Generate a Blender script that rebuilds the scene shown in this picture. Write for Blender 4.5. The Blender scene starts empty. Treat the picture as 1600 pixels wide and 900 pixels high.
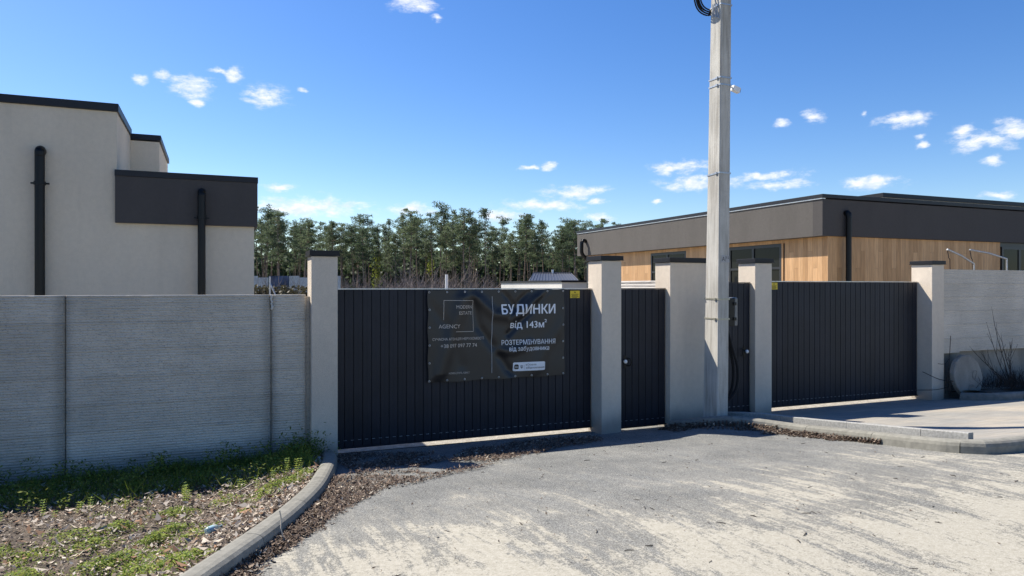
import bpy, bmesh, math, random
import numpy as np
from mathutils import Vector, noise as mnoise
random.seed(7)
rng = np.random.default_rng(7)
S = bpy.context.scene
COL = S.collection
# ------------------------------------------------------------------ camera
cam = bpy.data.cameras.new("camera")
cam.sensor_width = 36.0
cam.lens = 1110.0 / 1600.0 * 36.0
cam.clip_start = 0.05
cam.clip_end = 5000
co = bpy.data.objects.new("camera", cam)
COL.objects.link(co)
co.location = (0, 0, 2.15)
co.rotation_euler = (math.radians(89.9), 0, math.radians(-22.73))
S.camera = co
# ------------------------------------------------------------------ light
SUN = Vector((-0.52, 0.755, 1.0)).normalized()          # towards the sun
sl = bpy.data.lights.new("sun", 'SUN')
sl.energy = 4.8
sl.angle = math.radians(0.53)
sl.color = (1.0, 0.94, 0.84)
so = bpy.data.objects.new("sun", sl)
COL.objects.link(so)
so.location = (-20, 30, 40)
so.rotation_euler = (-SUN).to_track_quat('-Z', 'Y').to_euler()
S.view_settings.view_transform = 'Standard'
S.view_settings.look = 'None'
S.view_settings.exposure = 0.85
S.view_settings.gamma = 1.0
# clouds of the sky: azimuth, elevation, half width, half height (degrees)
CLOUDS = [(14.9, 21.57, 1.65, 0.71), (16.5, 20.61, 0.48, 0.27), (-4.9, 14.42, 0.47, 0.34), (-3.4, 14.9, 0.56, 0.35), (-1.3, 14.4, 1.42, 0.8), (1.4, 15.52, 0.69, 0.54), (0.4, 15.73, 0.6, 0.22), (3.8, 14.16, 1.61, 0.83), (2.8, 13.71, 0.89, 0.27), (-1.3, 13.33, 0.5, 0.27), (6.3, 14.99, 0.37, 0.23), (4.7, 7.66, 1.29, 0.39), (6.2, 6.15, 5.0, 0.85), (14.8, 6.16, 1.76, 0.51), (21.7, 5.66, 2.05, 0.46), (24.3, 9.51, 0.92, 0.2), (25.7, 9.55, 0.81, 0.4), (28.0, 7.61, 2.64, 0.56), (25.3, 6.52, 3.07, 0.51), (29.6, 6.73, 1.01, 0.25), (29.7, 5.62, 1.27, 0.36), (36.0, 9.26, 2.32, 0.59), (37.4, 7.94, 2.87, 0.59), (42.5, 8.34, 2.71, 0.38), (43.2, 7.64, 2.24, 0.38), (43.5, 12.12, 0.53, 0.32), (45.7, 12.44, 0.85, 0.5), (49.3, 12.28, 0.28, 0.18), (51.6, 11.63, 1.55, 0.52), (52.7, 9.74, 0.46, 0.3), (52.7, 10.35, 0.38, 0.17), (55.2, 10.34, 0.87, 0.59), (56.4, 9.7, 1.94, 0.58), (58.0, 10.34, 1.18, 0.65), (56.8, 8.32, 0.63, 0.33), (49.7, 7.46, 2.11, 0.5), (57.1, 6.15, 1.05, 0.29), (34.2, 6.7, 0.49, 0.2),
          (-30, 8, 3, .7), (-42, 12, 2, .6), (75, 9, 3, .6), (95, 12, 2.5, .7), (-80, 9, 3, .7), (130, 10, 3, .7), (190, 9, 3, .7), (240, 12, 3, .8)]


class NT:
    """small node tree helper"""
    def __init__(s, tree):
        s.t = tree
        s.n = tree.nodes
        s.l = tree.links
        s.n.clear()

    def new(s, kind, **kw):
        nd = s.n.new(kind)
        for k, v in kw.items():
            setattr(nd, k, v)
        return nd

    def put(s, sock, v):
        if v is None:
            return
        if hasattr(v, 'is_output'):
            s.l.new(v, sock)
        else:
            sock.default_value = v

    def math(s, op, a, b=None, c=None, clamp=False):
        nd = s.new('ShaderNodeMath', operation=op, use_clamp=clamp)
        s.put(nd.inputs[0], a)
        s.put(nd.inputs[1], b)
        s.put(nd.inputs[2], c)
        return nd.outputs[0]

    def vm(s, op, a, b=None):
        nd = s.new('ShaderNodeVectorMath', operation=op)
        s.put(nd.inputs[0], a)
        s.put(nd.inputs[1], b)
        return nd.outputs['Value'] if op in ('DOT_PRODUCT', 'LENGTH') else nd.outputs[0]

    def noise(s, vec, scale, detail=3, rough=0.55, dist=0.0):
        nd = s.new('ShaderNodeTexNoise')
        s.put(nd.inputs['Vector'], vec)
        nd.inputs['Scale'].default_value = scale
        nd.inputs['Detail'].default_value = detail
        nd.inputs['Roughness'].default_value = rough
        nd.inputs['Distortion'].default_value = dist
        return nd.outputs['Fac']

    def maprange(s, v, a, b, c=0.0, d=1.0, smooth=True):
        nd = s.new('ShaderNodeMapRange', interpolation_type='SMOOTHSTEP' if smooth else 'LINEAR')
        s.put(nd.inputs[0], v)
        for i, q in enumerate((a, b, c, d)):
            nd.inputs[i + 1].default_value = q
        return nd.outputs[0]

    def mix(s, f, a, b):
        nd = s.new('ShaderNodeMix', data_type='RGBA')
        s.put(nd.inputs[0], f)
        s.put(nd.inputs[6], a)
        s.put(nd.inputs[7], b)
        return nd.outputs[2]

    def scalecol(s, c, f):
        nd = s.new('ShaderNodeVectorMath', operation='SCALE')
        s.put(nd.inputs[0], c)
        s.put(nd.inputs['Scale'], f)
        return nd.outputs[0]

    def mapping(s, vec, scale=(1, 1, 1), rot=(0, 0, 0)):
        nd = s.new('ShaderNodeMapping')
        s.put(nd.inputs['Vector'], vec)
        nd.inputs['Scale'].default_value = scale
        nd.inputs['Rotation'].default_value = rot
        return nd.outputs[0]


W = bpy.data.worlds.new("World")
S.world = W
W.use_nodes = True
w = NT(W.node_tree)
sky = w.new('ShaderNodeTexSky', sky_type='NISHITA', sun_disc=False)
sky.sun_elevation = math.asin(SUN.z)
sky.sun_rotation = math.atan2(SUN.x, SUN.y)
sky.altitude = 200
sky.air_density = 1.0
sky.dust_density = 0.35
sky.ozone_density = 3.0
tc = w.new('ShaderNodeTexCoord')
dirv = w.vm('NORMALIZE', tc.outputs['Generated'])
warp = w.new('ShaderNodeTexNoise')
w.put(warp.inputs['Vector'], dirv)
warp.inputs['Scale'].default_value = 32
warp.inputs['Detail'].default_value = 5
wv = w.scalecol(w.vm('SUBTRACT', warp.outputs['Color'], (0.5, 0.5, 0.5)), 0.020)
wd = w.vm('ADD', dirv, wv)
best = None
for az, el, hw, hh in CLOUDS:
    a, e = math.radians(az), math.radians(el)
    r = Vector((math.cos(a), -math.sin(a), 0)) / math.radians(hw)
    u = Vector((-math.sin(a) * math.sin(e), -math.cos(a) * math.sin(e), math.cos(e))) / math.radians(hh)
    p = w.vm('DOT_PRODUCT', wd, tuple(r))
    q = w.vm('DOT_PRODUCT', wd, tuple(u))
    off = -Vector((math.sin(a) * math.cos(e), math.cos(a) * math.cos(e), math.sin(e))).dot(u)
    q = w.math('ADD', q, off)
    d = w.math('MULTIPLY_ADD', q, q, w.math('MULTIPLY', p, p))
    best = d if best is None else w.math('MINIMUM', best, d)
m = w.math('SUBTRACT', 1.0, w.math('SQRT', best))
nz = w.noise(w.mapping(dirv, (1, 1, 2.4)), 46, 8, 0.66)
dens = w.math('MULTIPLY_ADD', w.math('SUBTRACT', nz, 0.5), 3.0, m)
cl = w.math('MULTIPLY', w.maprange(dens, -0.30, 1.05), 0.95)
cl = w.math('MULTIPLY', cl, w.maprange(m, -0.75, 0.35))
hs = w.new('ShaderNodeHueSaturation')
hs.inputs['Saturation'].default_value = 1.30
hs.inputs['Value'].default_value = 0.90
hs.inputs['Hue'].default_value = 0.5106
w.put(hs.inputs['Color'], sky.outputs[0])
shade = w.noise(w.mapping(dirv, (1, 1, 2)), 60, 4, 0.6)
ccol = w.mix(w.maprange(shade, 0.35, 0.65), (4.7, 5.2, 6.0, 1), (6.4, 6.4, 6.4, 1))
skyc = w.mix(cl, hs.outputs[0], ccol)
bg = w.new('ShaderNodeBackground')
w.put(bg.inputs[0], skyc)
bg.inputs[1].default_value = 0.10
wo = w.new('ShaderNodeOutputWorld')
w.l.new(bg.outputs[0], wo.inputs[0])


# ------------------------------------------------------------------ ground height
def gz(v):
    """the drive falls from the road down to the gates"""
    if v >= 9.1:
        return 0.0
    if v >= 5.2:
        return 0.11 * (9.1 - v)
    if v >= 3.2:
        t = (5.2 - v) / 2.0
        return 0.429 + 0.22 * (t - t * t / 2)
    return 0.539


def gk(u, v):
    """drive surface with the small rise at the foot of the pole"""
    return gz(v) + 0.09 * math.exp(-((u - 6.55) ** 2 / 0.35 + (v - 8.05) ** 2 / 0.35))


# ------------------------------------------------------------------ materials
def material(name, fn, **kw):
    mt = bpy.data.materials.new(name)
    mt.use_nodes = True
    t = NT(mt.node_tree)
    out = t.new('ShaderNodeOutputMaterial')
    b = t.new('ShaderNodeBsdfPrincipled')
    t.l.new(b.outputs[0], out.inputs[0])
    fn(t, b, **kw)
    return mt


def bump(t, b, h, strength, dist):
    nd = t.new('ShaderNodeBump')
    nd.inputs['Strength'].default_value = strength
    nd.inputs['Distance'].default_value = dist
    t.put(nd.inputs['Height'], h)
    t.l.new(nd.outputs[0], b.inputs['Normal'])


def P(t):
    return t.new('ShaderNodeNewGeometry').outputs['Position']


def RND(t):
    return t.new('ShaderNodeObjectInfo').outputs['Random']


def f_plain(t, b, col, rough=0.6, metal=0.0, var=0.12, scale=6, rnd=0.0, bs=0.0, spec=0.5, coat=0.0):
    n = t.noise(P(t), scale, 4, 0.6)
    f = t.maprange(n, 0.3, 0.7, 1 - var, 1 + var)
    if rnd:
        f = t.math('MULTIPLY', f, t.maprange(RND(t), 0, 1, 1 - rnd, 1 + rnd, False))
    t.put(b.inputs['Base Color'], t.scalecol(tuple(col), f))
    b.inputs['Roughness'].default_value = rough
    b.inputs['Metallic'].default_value = metal
    b.inputs['Specular IOR Level'].default_value = spec
    b.inputs['Coat Weight'].default_value = coat
    if bs:
        bump(t, b, t.noise(P(t), 60, 3), bs, 0.004)


def f_stucco(t, b, col, grain=150, bs=0.6, stain=0.25, rise=0.0):
    p = P(t)
    g = t.noise(p, grain, 3, 0.7)
    big = t.noise(t.mapping(p, (1, 1, 0.35)), 1.6, 5, 0.6)
    f = t.math('MULTIPLY', t.maprange(g, 0.3, 0.7, 0.9, 1.08), t.maprange(big, 0.3, 0.75, 1.05, 1.05 - stain))
    run = t.noise(t.mapping(p, (7, 7, 0.5)), 1.3, 5, 0.65)
    f = t.math('MULTIPLY', f, t.maprange(run, 0.5, 0.75, 1.0, 0.955))
    f = t.math('MULTIPLY', f, t.maprange(t.noise(p, 14, 4, 0.65), 0.3, 0.7, 0.965, 1.03))
    c = t.scalecol(tuple(col), f)
    z = t.new('ShaderNodeSeparateXYZ')
    t.put(z.inputs[0], p)
    if rise:   # rain splash and dust at the foot
        k = t.math('ADD', z.outputs[2], t.math('MULTIPLY', big, 0.5))
        c = t.mix(t.maprange(k, 0.30, 0.62, 0.55, 0.0), c, (0.13, 0.115, 0.10, 1))
    t.put(b.inputs['Base Color'], c)
    b.inputs['Roughness'].default_value = 0.92
    b.inputs['Specular IOR Level'].default_value = 0.25
    bump(t, b, g, bs, 0.006)


def f_layer(t, b, col):
    p = P(t)
    g = t.noise(p, 190, 3, 0.7)
    hor = t.noise(t.mapping(p, (0.5, 0.5, 9)), 5, 4, 0.6)
    big = t.noise(p, 1.1, 4, 0.6)
    pit = t.maprange(t.noise(t.mapping(p, (0.6, 0.6, 1.6)), 95, 2, 0.5), 0.58, 0.69, 1.0, 0.55)
    f = t.math('MULTIPLY', t.maprange(hor, 0.25, 0.75, 0.93, 1.06), t.maprange(big, 0.3, 0.7, 0.9, 1.08))
    f = t.math('MULTIPLY', f, pit)
    f = t.math('MULTIPLY', f, t.maprange(RND(t), 0, 1, 0.94, 1.05, False))
    c = t.scalecol(tuple(col), f)
    z = t.new('ShaderNodeSeparateXYZ')
    t.put(z.inputs[0], p)
    k = t.math('ADD', z.outputs[2], t.math('MULTIPLY', big, 0.6))
    c = t.mix(t.maprange(k, 0.35, 0.75, 0.5, 0.0), c, (0.10, 0.10, 0.085, 1))
    for s_ in (-3.653, -1.509, 0.633):  # soft shade of the slab ends curving back, painted in along the vertical seams
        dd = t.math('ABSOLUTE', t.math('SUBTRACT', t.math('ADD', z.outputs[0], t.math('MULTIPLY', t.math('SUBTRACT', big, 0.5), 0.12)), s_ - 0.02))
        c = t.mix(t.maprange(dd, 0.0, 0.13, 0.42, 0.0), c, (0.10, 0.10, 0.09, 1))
    t.put(b.inputs['Base Color'], c)
    b.inputs['Roughness'].default_value = 0.9
    b.inputs['Specular IOR Level'].default_value = 0.3
    bump(t, b, g, 0.7, 0.006)


def f_asphalt(t, b):
    p = P(t)
    s3 = t.new('ShaderNodeSeparateXYZ')
    t.put(s3.inputs[0], p)
    u, v = s3.outputs[0], s3.outputs[1]
    st = t.noise(t.mapping(p, (1.7, 0.45, 1), (0, 0, math.radians(16))), 1.5, 7, 0.66, 0.9)
    st2 = t.noise(t.mapping(p, (4.5, 0.6, 1), (0, 0, math.radians(24))), 2.4, 6, 0.65, 1.0)
    blot = t.noise(p, 1.4, 6, 0.65, 0.5)
    fine = t.noise(p, 26, 5, 0.8)
    grit = t.noise(p, 95, 3, 0.8)
    bv = t.maprange(v, 7.2, 2.8, -0.26, 0.055)
    bu = t.maprange(u, 1.5, 4.4, -0.015, 0.03)
    k = t.math('MULTIPLY', t.math('SUBTRACT', st, 0.5), 0.62)
    k = t.math('MULTIPLY_ADD', t.math('SUBTRACT', st2, 0.5), 0.62, k)
    k = t.math('MULTIPLY_ADD', t.math('SUBTRACT', blot, 0.5), 0.46, k)
    k = t.math('MULTIPLY_ADD', t.math('SUBTRACT', fine, 0.5), 0.34, k)
    k = t.math('ADD', k, bv)
    k = t.math('ADD', k, bu)
    k = t.math('ADD', k, t.math('MULTIPLY', t.maprange(u, 2.6, 0.9, 0.0, 0.10), t.maprange(v, 5.4, 4.4, 0.0, 1.0)))
    k = t.math('MULTIPLY_ADD', t.math('SUBTRACT', grit, 0.5), 0.30, k)
    sand = t.maprange(k, -0.04, 0.065)
    dust = t.maprange(k, -0.30, 0.02, 0.05, 0.30)
    a = t.mix(t.maprange(grit, 0.40, 0.68), (0.07, 0.072, 0.070, 1), (0.32, 0.324, 0.308, 1))
    a = t.scalecol(a, t.maprange(blot, 0.3, 0.7, 0.84, 1.12))
    sc = t.mix(t.maprange(fine, 0.35, 0.65), (0.345, 0.318, 0.252, 1), (0.425, 0.396, 0.325, 1))
    sc = t.scalecol(sc, t.maprange(grit, 0.3, 0.7, 0.86, 1.10))
    c = t.mix(dust, a, sc)
    c = t.mix(t.math('MULTIPLY', sand, 0.88), c, sc)
    t.put(b.inputs['Base Color'], c)
    b.inputs['Roughness'].default_value = 0.9
    b.inputs['Specular IOR Level'].default_value = 0.25
    h = t.math('MULTIPLY', grit, t.math('SUBTRACT', 1.0, t.math('MULTIPLY', sand, 0.7)))
    h = t.math('MULTIPLY_ADD', sand, 0.5, h)
    bump(t, b, h, 0.6, 0.006)


def f_apron(t, b):
    p = P(t)
    br = t.noise(t.mapping(p, (0.7, 7, 1)), 3, 4, 0.6)
    fine = t.noise(p, 90, 3, 0.7)
    big = t.noise(p, 0.9, 5, 0.6)
    c = t.mix(t.maprange(big, 0.35, 0.65), (0.25, 0.24, 0.215, 1), (0.36, 0.315, 0.25, 1))
    f = t.math('MULTIPLY', t.maprange(br, 0.3, 0.7, 0.86, 1.12), t.maprange(fine, 0.3, 0.7, 0.9, 1.1))
    t.put(b.inputs['Base Color'], t.scalecol(c, f))
    b.inputs['Roughness'].default_value = 0.9
    bump(t, b, t.math('ADD', br, fine), 0.4, 0.005)


def f_soil(t, b, c1, c2):
    p = P(t)
    n = t.noise(p, 9, 6, 0.7)
    n2 = t.noise(p, 60, 4, 0.7)
    c = t.mix(t.maprange(n, 0.35, 0.65), c1, c2)
    t.put(b.inputs['Base Color'], t.scalecol(c, t.maprange(n2, 0.3, 0.7, 0.7, 1.3)))
    b.inputs['Roughness'].default_value = 0.95
    bump(t, b, t.math('ADD', n, n2), 0.8, 0.02)


def f_wood(t, b):
    p = P(t)
    r = RND(t)
    cmb = t.new('ShaderNodeCombineXYZ')
    t.put(cmb.inputs[0], t.math('MULTIPLY', r, 37.0))
    pp = t.vm('ADD', p, cmb.outputs[0])
    g = t.noise(t.mapping(pp, (14, 14, 0.9)), 2.2, 5, 0.6, 0.4)
    c = t.mix(r, (0.42, 0.235, 0.10, 1), (0.58, 0.345, 0.165, 1))
    t.put(b.inputs['Base Color'], t.scalecol(c, t.maprange(g, 0.3, 0.7, 0.82, 1.14)))
    b.inputs['Roughness'].default_value = 0.6
    bump(t, b, g, 0.2, 0.003)


def f_pole(t, b):
    p = P(t)
    g = t.noise(p, 120, 3, 0.7)
    st = t.noise(t.mapping(p, (9, 9, 0.6)), 2.2, 5, 0.65)
    big = t.noise(p, 2.0, 4, 0.6)
    c = t.mix(t.maprange(st, 0.4, 0.72, 0.0, 0.75), (0.50, 0.475, 0.42, 1), (0.26, 0.235, 0.195, 1))
    f = t.math('MULTIPLY', t.maprange(g, 0.3, 0.7, 0.9, 1.08), t.maprange(big, 0.3, 0.7, 0.9, 1.08))
    t.put(b.inputs['Base Color'], t.scalecol(c, f))
    b.inputs['Roughness'].default_value = 0.9
    bump(t, b, t.math('ADD', g, st), 0.5, 0.005)


def f_leaf(t, b, c1, c2, trans=0.25):
    p = P(t)
    n = t.noise(p, 0.9, 3, 0.6)
    k = t.math('ADD', t.math('MULTIPLY', n, 0.7), t.math('MULTIPLY', RND(t), 0.3))
    c = t.mix(t.maprange(k, 0.3, 0.7), c1, c2)
    t.put(b.inputs['Base Color'], c)
    b.inputs['Roughness'].default_value = 0.6
    b.inputs['Specular IOR Level'].default_value = 0.3
    tr = t.new('ShaderNodeBsdfTranslucent')
    t.put(tr.inputs[0], c)
    mx = t.new('ShaderNodeMixShader')
    mx.inputs[0].default_value = trans
    t.l.new(b.outputs[0], mx.inputs[1])
    t.l.new(tr.outputs[0], mx.inputs[2])
    out = [q for q in t.n if q.type == 'OUTPUT_MATERIAL'][0]
    t.l.new(mx.outputs[0], out.inputs[0])


def f_attr(t, b, trans=0.0):
    a = t.new('ShaderNodeAttribute', attribute_name='col')
    t.put(b.inputs['Base Color'], a.outputs['Color'])
    b.inputs['Roughness'].default_value = 0.8
    b.inputs['Specular IOR Level'].default_value = 0.3
    if trans:
        tr = t.new('ShaderNodeBsdfTranslucent')
        t.put(tr.inputs[0], a.outputs['Color'])
        mx = t.new('ShaderNodeMixShader')
        mx.inputs[0].default_value = trans
        t.l.new(b.outputs[0], mx.inputs[1])
        t.l.new(tr.outputs[0], mx.inputs[2])
        out = [q for q in t.n if q.type == 'OUTPUT_MATERIAL'][0]
        t.l.new(mx.outputs[0], out.inputs[0])


def f_glass(t, b, col, rough=0.03):
    b.inputs['Base Color'].default_value = col
    b.inputs['Roughness'].default_value = rough
    b.inputs['Specular IOR Level'].default_value = 0.12
    bump(t, b, t.noise(P(t), 1.2, 2), 0.02, 0.02)


def f_clear(t, b, col, alpha):
    b.inputs['Base Color'].default_value = col
    b.inputs['Roughness'].default_value = 0.15
    b.inputs['Alpha'].default_value = alpha


M = {}
M['asphalt'] = material('asphalt', f_asphalt)
M['apron'] = material('broom_concrete', f_apron)
M['soil'] = material('soil', f_soil, c1=(0.055, 0.043, 0.032, 1), c2=(0.13, 0.10, 0.074, 1))
M['dark_soil'] = material('dark_soil', f_soil, c1=(0.03, 0.026, 0.02, 1), c2=(0.07, 0.06, 0.045, 1))
M['field'] = material('field', f_soil, c1=(0.055, 0.05, 0.03, 1), c2=(0.105, 0.085, 0.055, 1))
M['yard'] = material('yard', f_soil, c1=(0.30, 0.27, 0.22, 1), c2=(0.42, 0.39, 0.33, 1))
M['pillar'] = material('pillar_stucco', f_stucco, col=(0.66, 0.57, 0.46), grain=110, bs=0.9, stain=0.14, rise=1)
M['house_stucco'] = material('house_stucco', f_stucco, col=(0.66, 0.575, 0.45), grain=130, bs=0.9, stain=0.09)
M['grey_stucco'] = material('grey_stucco', f_stucco, col=(0.108, 0.099, 0.090), grain=70, bs=1.0, stain=0.12)
M['fascia'] = material('fascia', f_stucco, col=(0.076, 0.070, 0.067), grain=120, bs=0.4, stain=0.10)
M['white_wall'] = material('white_wall', f_stucco, col=(0.6, 0.58, 0.53), grain=80, bs=0.5, stain=0.1)
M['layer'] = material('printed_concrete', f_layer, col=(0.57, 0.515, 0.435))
M['layer_pale'] = material('pale_printed_concrete', f_layer, col=(0.52, 0.49, 0.45))
M['kerb'] = material('kerb_concrete', f_plain, col=(0.195, 0.187, 0.158), rough=0.9, var=0.16, scale=14, rnd=0.10, bs=0.5)
M['edging'] = material('edging_concrete', f_plain, col=(0.30, 0.295, 0.275), rough=0.9, var=0.2, scale=40, rnd=0.06, bs=0.6)
M['found'] = material('foundation_concrete', f_stucco, col=(0.37, 0.34, 0.29), grain=60, bs=0.6, stain=0.5)
M['gate'] = material('gate_paint', f_plain, col=(0.0125, 0.0140, 0.0215), rough=0.48, var=0.18, scale=2.2, rnd=0.10, spec=0.33)
M['cap'] = material('cap_metal', f_plain, col=(0.011, 0.011, 0.013), rough=0.45, var=0.1, spec=0.3)
M['coping'] = material('coping_metal', f_plain, col=(0.014, 0.014, 0.017), rough=0.45, var=0.1, spec=0.35)
M['black'] = material('black_plastic', f_plain, col=(0.006, 0.006, 0.006), rough=0.4, var=0.1, spec=0.3)
M['alu'] = material('aluminium', f_plain, col=(0.55, 0.54, 0.52), rough=0.4, metal=0.7, var=0.1)
M['galv'] = material('galvanised', f_plain, col=(0.42, 0.44, 0.46), rough=0.45, metal=0.6, var=0.15, scale=30)
M['box_lid'] = material('box_lid', f_plain, col=(0.14, 0.145, 0.15), rough=0.25, var=0.2, scale=12)
M['strap'] = material('strap', f_plain, col=(0.40, 0.38, 0.30), rough=0.45, metal=0.5, var=0.15, scale=30)
M['white'] = material('white_plastic', f_plain, col=(0.75, 0.75, 0.74), rough=0.4, var=0.04)
M['wood'] = material('wood_cladding', f_wood)
M['pole'] = material('pole_concrete', f_pole)
M['glass'] = material('window_glass', f_glass, col=(0.012, 0.014, 0.016, 1))
M['frame'] = material('window_frame', f_plain, col=(0.02, 0.02, 0.022), rough=0.4, var=0.08)
M['banner'] = material('banner_vinyl', f_plain, col=(0.0165, 0.0150, 0.0145), rough=0.40, var=0.05, spec=0.5)
M['print_white'] = material('white_print', f_plain, col=(0.82, 0.82, 0.83), rough=0.5, var=0.04)
M['print_gold'] = material('beige_print', f_plain, col=(0.58, 0.50, 0.42), rough=0.5, var=0.05)
M['print_line'] = material('grey_print', f_plain, col=(0.36, 0.35, 0.34), rough=0.5, var=0.05)
M['yellow'] = material('yellow_print', f_plain, col=(0.68, 0.50, 0.02), rough=0.45, var=0.05)
M['roof_tin'] = material('dark_tin_roof', f_plain, col=(0.07, 0.075, 0.09), rough=0.4, var=0.1)
M['fence_white'] = material('white_sheet', f_plain, col=(0.55, 0.55, 0.53), rough=0.5, var=0.1)
M['fence_blue'] = material('blue_sheet', f_plain, col=(0.06, 0.085, 0.15), rough=0.5, var=0.5, scale=2)
M['bark'] = material('pine_bark', f_plain, col=(0.23, 0.165, 0.12), rough=0.9, var=0.4, scale=3)
M['twig'] = material('bare_twig', f_plain, col=(0.24, 0.19, 0.165), rough=0.9, var=0.25, scale=8)
M['dark_twig'] = material('dark_twig', f_plain, col=(0.035, 0.027, 0.022), rough=0.9, var=0.3, scale=20)
M['needle'] = material('pine_needles', f_leaf, c1=(0.075, 0.108, 0.058, 1), c2=(0.15, 0.188, 0.10, 1), trans=0.5)
M['fresh'] = material('fresh_leaves', f_leaf, c1=(0.20, 0.24, 0.035, 1), c2=(0.28, 0.32, 0.05, 1), trans=0.5)
M['scrub'] = material('scrub_leaves', f_leaf, c1=(0.05, 0.045, 0.028, 1), c2=(0.13, 0.115, 0.06, 1), trans=0.2)
M['chips'] = material('leaf_chips', f_attr)
M['herb'] = material('herbs', f_attr, trans=0.35)
M['bottle'] = material('bottle_plastic', f_clear, col=(0.55, 0.72, 0.70, 1), alpha=0.45)
M['bottle_label'] = material('bottle_label', f_plain, col=(0.36, 0.53, 0.56), rough=0.35)
M['stick'] = material('peeled_stick', f_plain, col=(0.50, 0.43, 0.33), rough=0.8)
M['cable'] = material('black_cable', f_plain, col=(0.006, 0.007, 0.010), rough=0.5, spec=0.25)


# ------------------------------------------------------------------ object helpers
def tag(o, label=None, cat=None, group=None, kind=None):
    if label:
        o['label'] = label
    if cat:
        o['category'] = cat
    if group:
        o['group'] = group
    if kind:
        o['kind'] = kind
    return o


def thing(name, label, cat, loc=(0, 0, 0), group=None):
    o = bpy.data.objects.new(name, None)
    COL.objects.link(o)
    o.location = loc
    o.empty_display_size = 0.2
    tag(o, label, cat, group)
    o['o0'] = tuple(loc)
    return o


def org(parent):
    while parent is not None and parent.parent is not None:
        parent = parent.parent
    return Vector(parent['o0']) if parent is not None and 'o0' in parent else Vector((0, 0, 0))


def obj(name, bm, mt, parent=None, smooth=False, base=None):
    """link a bmesh (written in world coordinates) as one object"""
    me = bpy.data.meshes.new(name)
    if isinstance(bm, tuple):
        me.from_pydata(bm[0], [], bm[1])
    else:
        bmesh.ops.recalc_face_normals(bm, faces=bm.faces)
        bm.to_mesh(me)
        bm.free()
    o = bpy.data.objects.new(name, me)
    COL.objects.link(o)
    if parent is not None:
        off = org(parent)
        me.transform(__import__('mathutils').Matrix.Translation(-off))
        o.parent = parent
    elif base is not None:
        me.transform(__import__('mathutils').Matrix.Translation(-Vector(base)))
        o.location = base
        o['o0'] = tuple(base)
    me.materials.append(mt)
    if smooth:
        me.polygons.foreach_set('use_smooth', [True] * len(me.polygons))
    return o


def put_mesh(name, me, parent, loc, rot=(0, 0, 0)):
    """an object that shares mesh data; loc is in world coordinates"""
    o = bpy.data.objects.new(name, me)
    COL.objects.link(o)
    o.parent = parent
    o.location = Vector(loc) - org(parent)
    o.rotation_euler = rot
    return o


def mesh_of(name, bm, mt, smooth=False):
    me = bpy.data.meshes.new(name)
    bmesh.ops.recalc_face_normals(bm, faces=bm.faces)
    bm.to_mesh(me)
    bm.free()
    me.materials.append(mt)
    if smooth:
        me.polygons.foreach_set('use_smooth', [True] * len(me.polygons))
    return me


def box(bm, x0, x1, y0, y1, z0, z1, bev=0.0):
    r = bmesh.ops.create_cube(bm, size=1.0)
    vs = r['verts']
    for q in vs:
        q.co = Vector((x0 + (q.co.x + .5) * (x1 - x0), y0 + (q.co.y + .5) * (y1 - y0), z0 + (q.co.z + .5) * (z1 - z0)))
    if bev:
        es = list({e for q in vs for e in q.link_edges})
        bmesh.ops.bevel(bm, geom=es, offset=bev, segments=2, affect='EDGES', profile=0.6)
    return bm


def bx(*a, bev=0.0):
    return box(bmesh.new(), *a, bev=bev)


def tube(bm, pts, r, n=8, cap=True):
    pts = [Vector(p) for p in pts]
    rs = r if isinstance(r, (list, tuple)) else [r] * len(pts)
    rings = []
    up = Vector((0.13, 0.21, 0.97)).normalized()
    for i, p in enumerate(pts):
        d = (pts[min(i + 1, len(pts) - 1)] - pts[max(i - 1, 0)]).normalized()
        if abs(d.dot(up)) > 0.95:
            up = Vector((0.97, 0.2, 0.1)).normalized()
        a = d.cross(up).normalized()
        b = d.cross(a)
        up = -b if False else up
        rings.append([bm.verts.new(p + (a * math.cos(k * 2 * math.pi / n) + b * math.sin(k * 2 * math.pi / n)) * rs[i]) for k in range(n)])
    for i in range(len(rings) - 1):
        for k in range(n):
            bm.faces.new((rings[i][k], rings[i][(k + 1) % n], rings[i + 1][(k + 1) % n], rings[i + 1][k]))
    if cap and n > 2:
        bm.faces.new(rings[0][::-1])
        bm.faces.new(rings[-1])
    return bm


def crom(pts, step):
    """smooth polyline through points, resampled"""
    P_ = [Vector(p) for p in pts]
    P_ = [P_[0] * 2 - P_[1]] + P_ + [P_[-1] * 2 - P_[-2]]
    out = []
    for i in range(1, len(P_) - 2):
        n = max(2, int((P_[i + 1] - P_[i]).length / step))
        for k in range(n):
            t = k / n
            a, b, c, d = P_[i - 1], P_[i], P_[i + 1], P_[i + 2]
            out.append(0.5 * ((2 * b) + (c - a) * t + (2 * a - 5 * b + 4 * c - d) * t * t + (-a + 3 * b - 3 * c + d) * t ** 3))
    out.append(P_[-2])
    return out


def sweep(bm, path, prof, zf):
    """prof: (offset to the left of travel, height); path in plan"""
    n = len(path)
    rings = []
    for i, p in enumerate(path):
        d = path[min(i + 1, n - 1)] - path[max(i - 1, 0)]
        d = Vector((d.x, d.y)).normalized()
        nr = Vector((-d.y, d.x))
        z = zf(p.x, p.y)
        rings.append([bm.verts.new((p.x + nr.x * o, p.y + nr.y * o, z + h)) for o, h in prof])
    k = len(prof)
    for i in range(n - 1):
        for j in range(k):
            bm.faces.new((rings[i][j], rings[i][(j + 1) % k], rings[i + 1][(j + 1) % k], rings[i + 1][j]))
    bm.faces.new(rings[0][::-1])
    bm.faces.new(rings[-1])
    return bm


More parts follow.
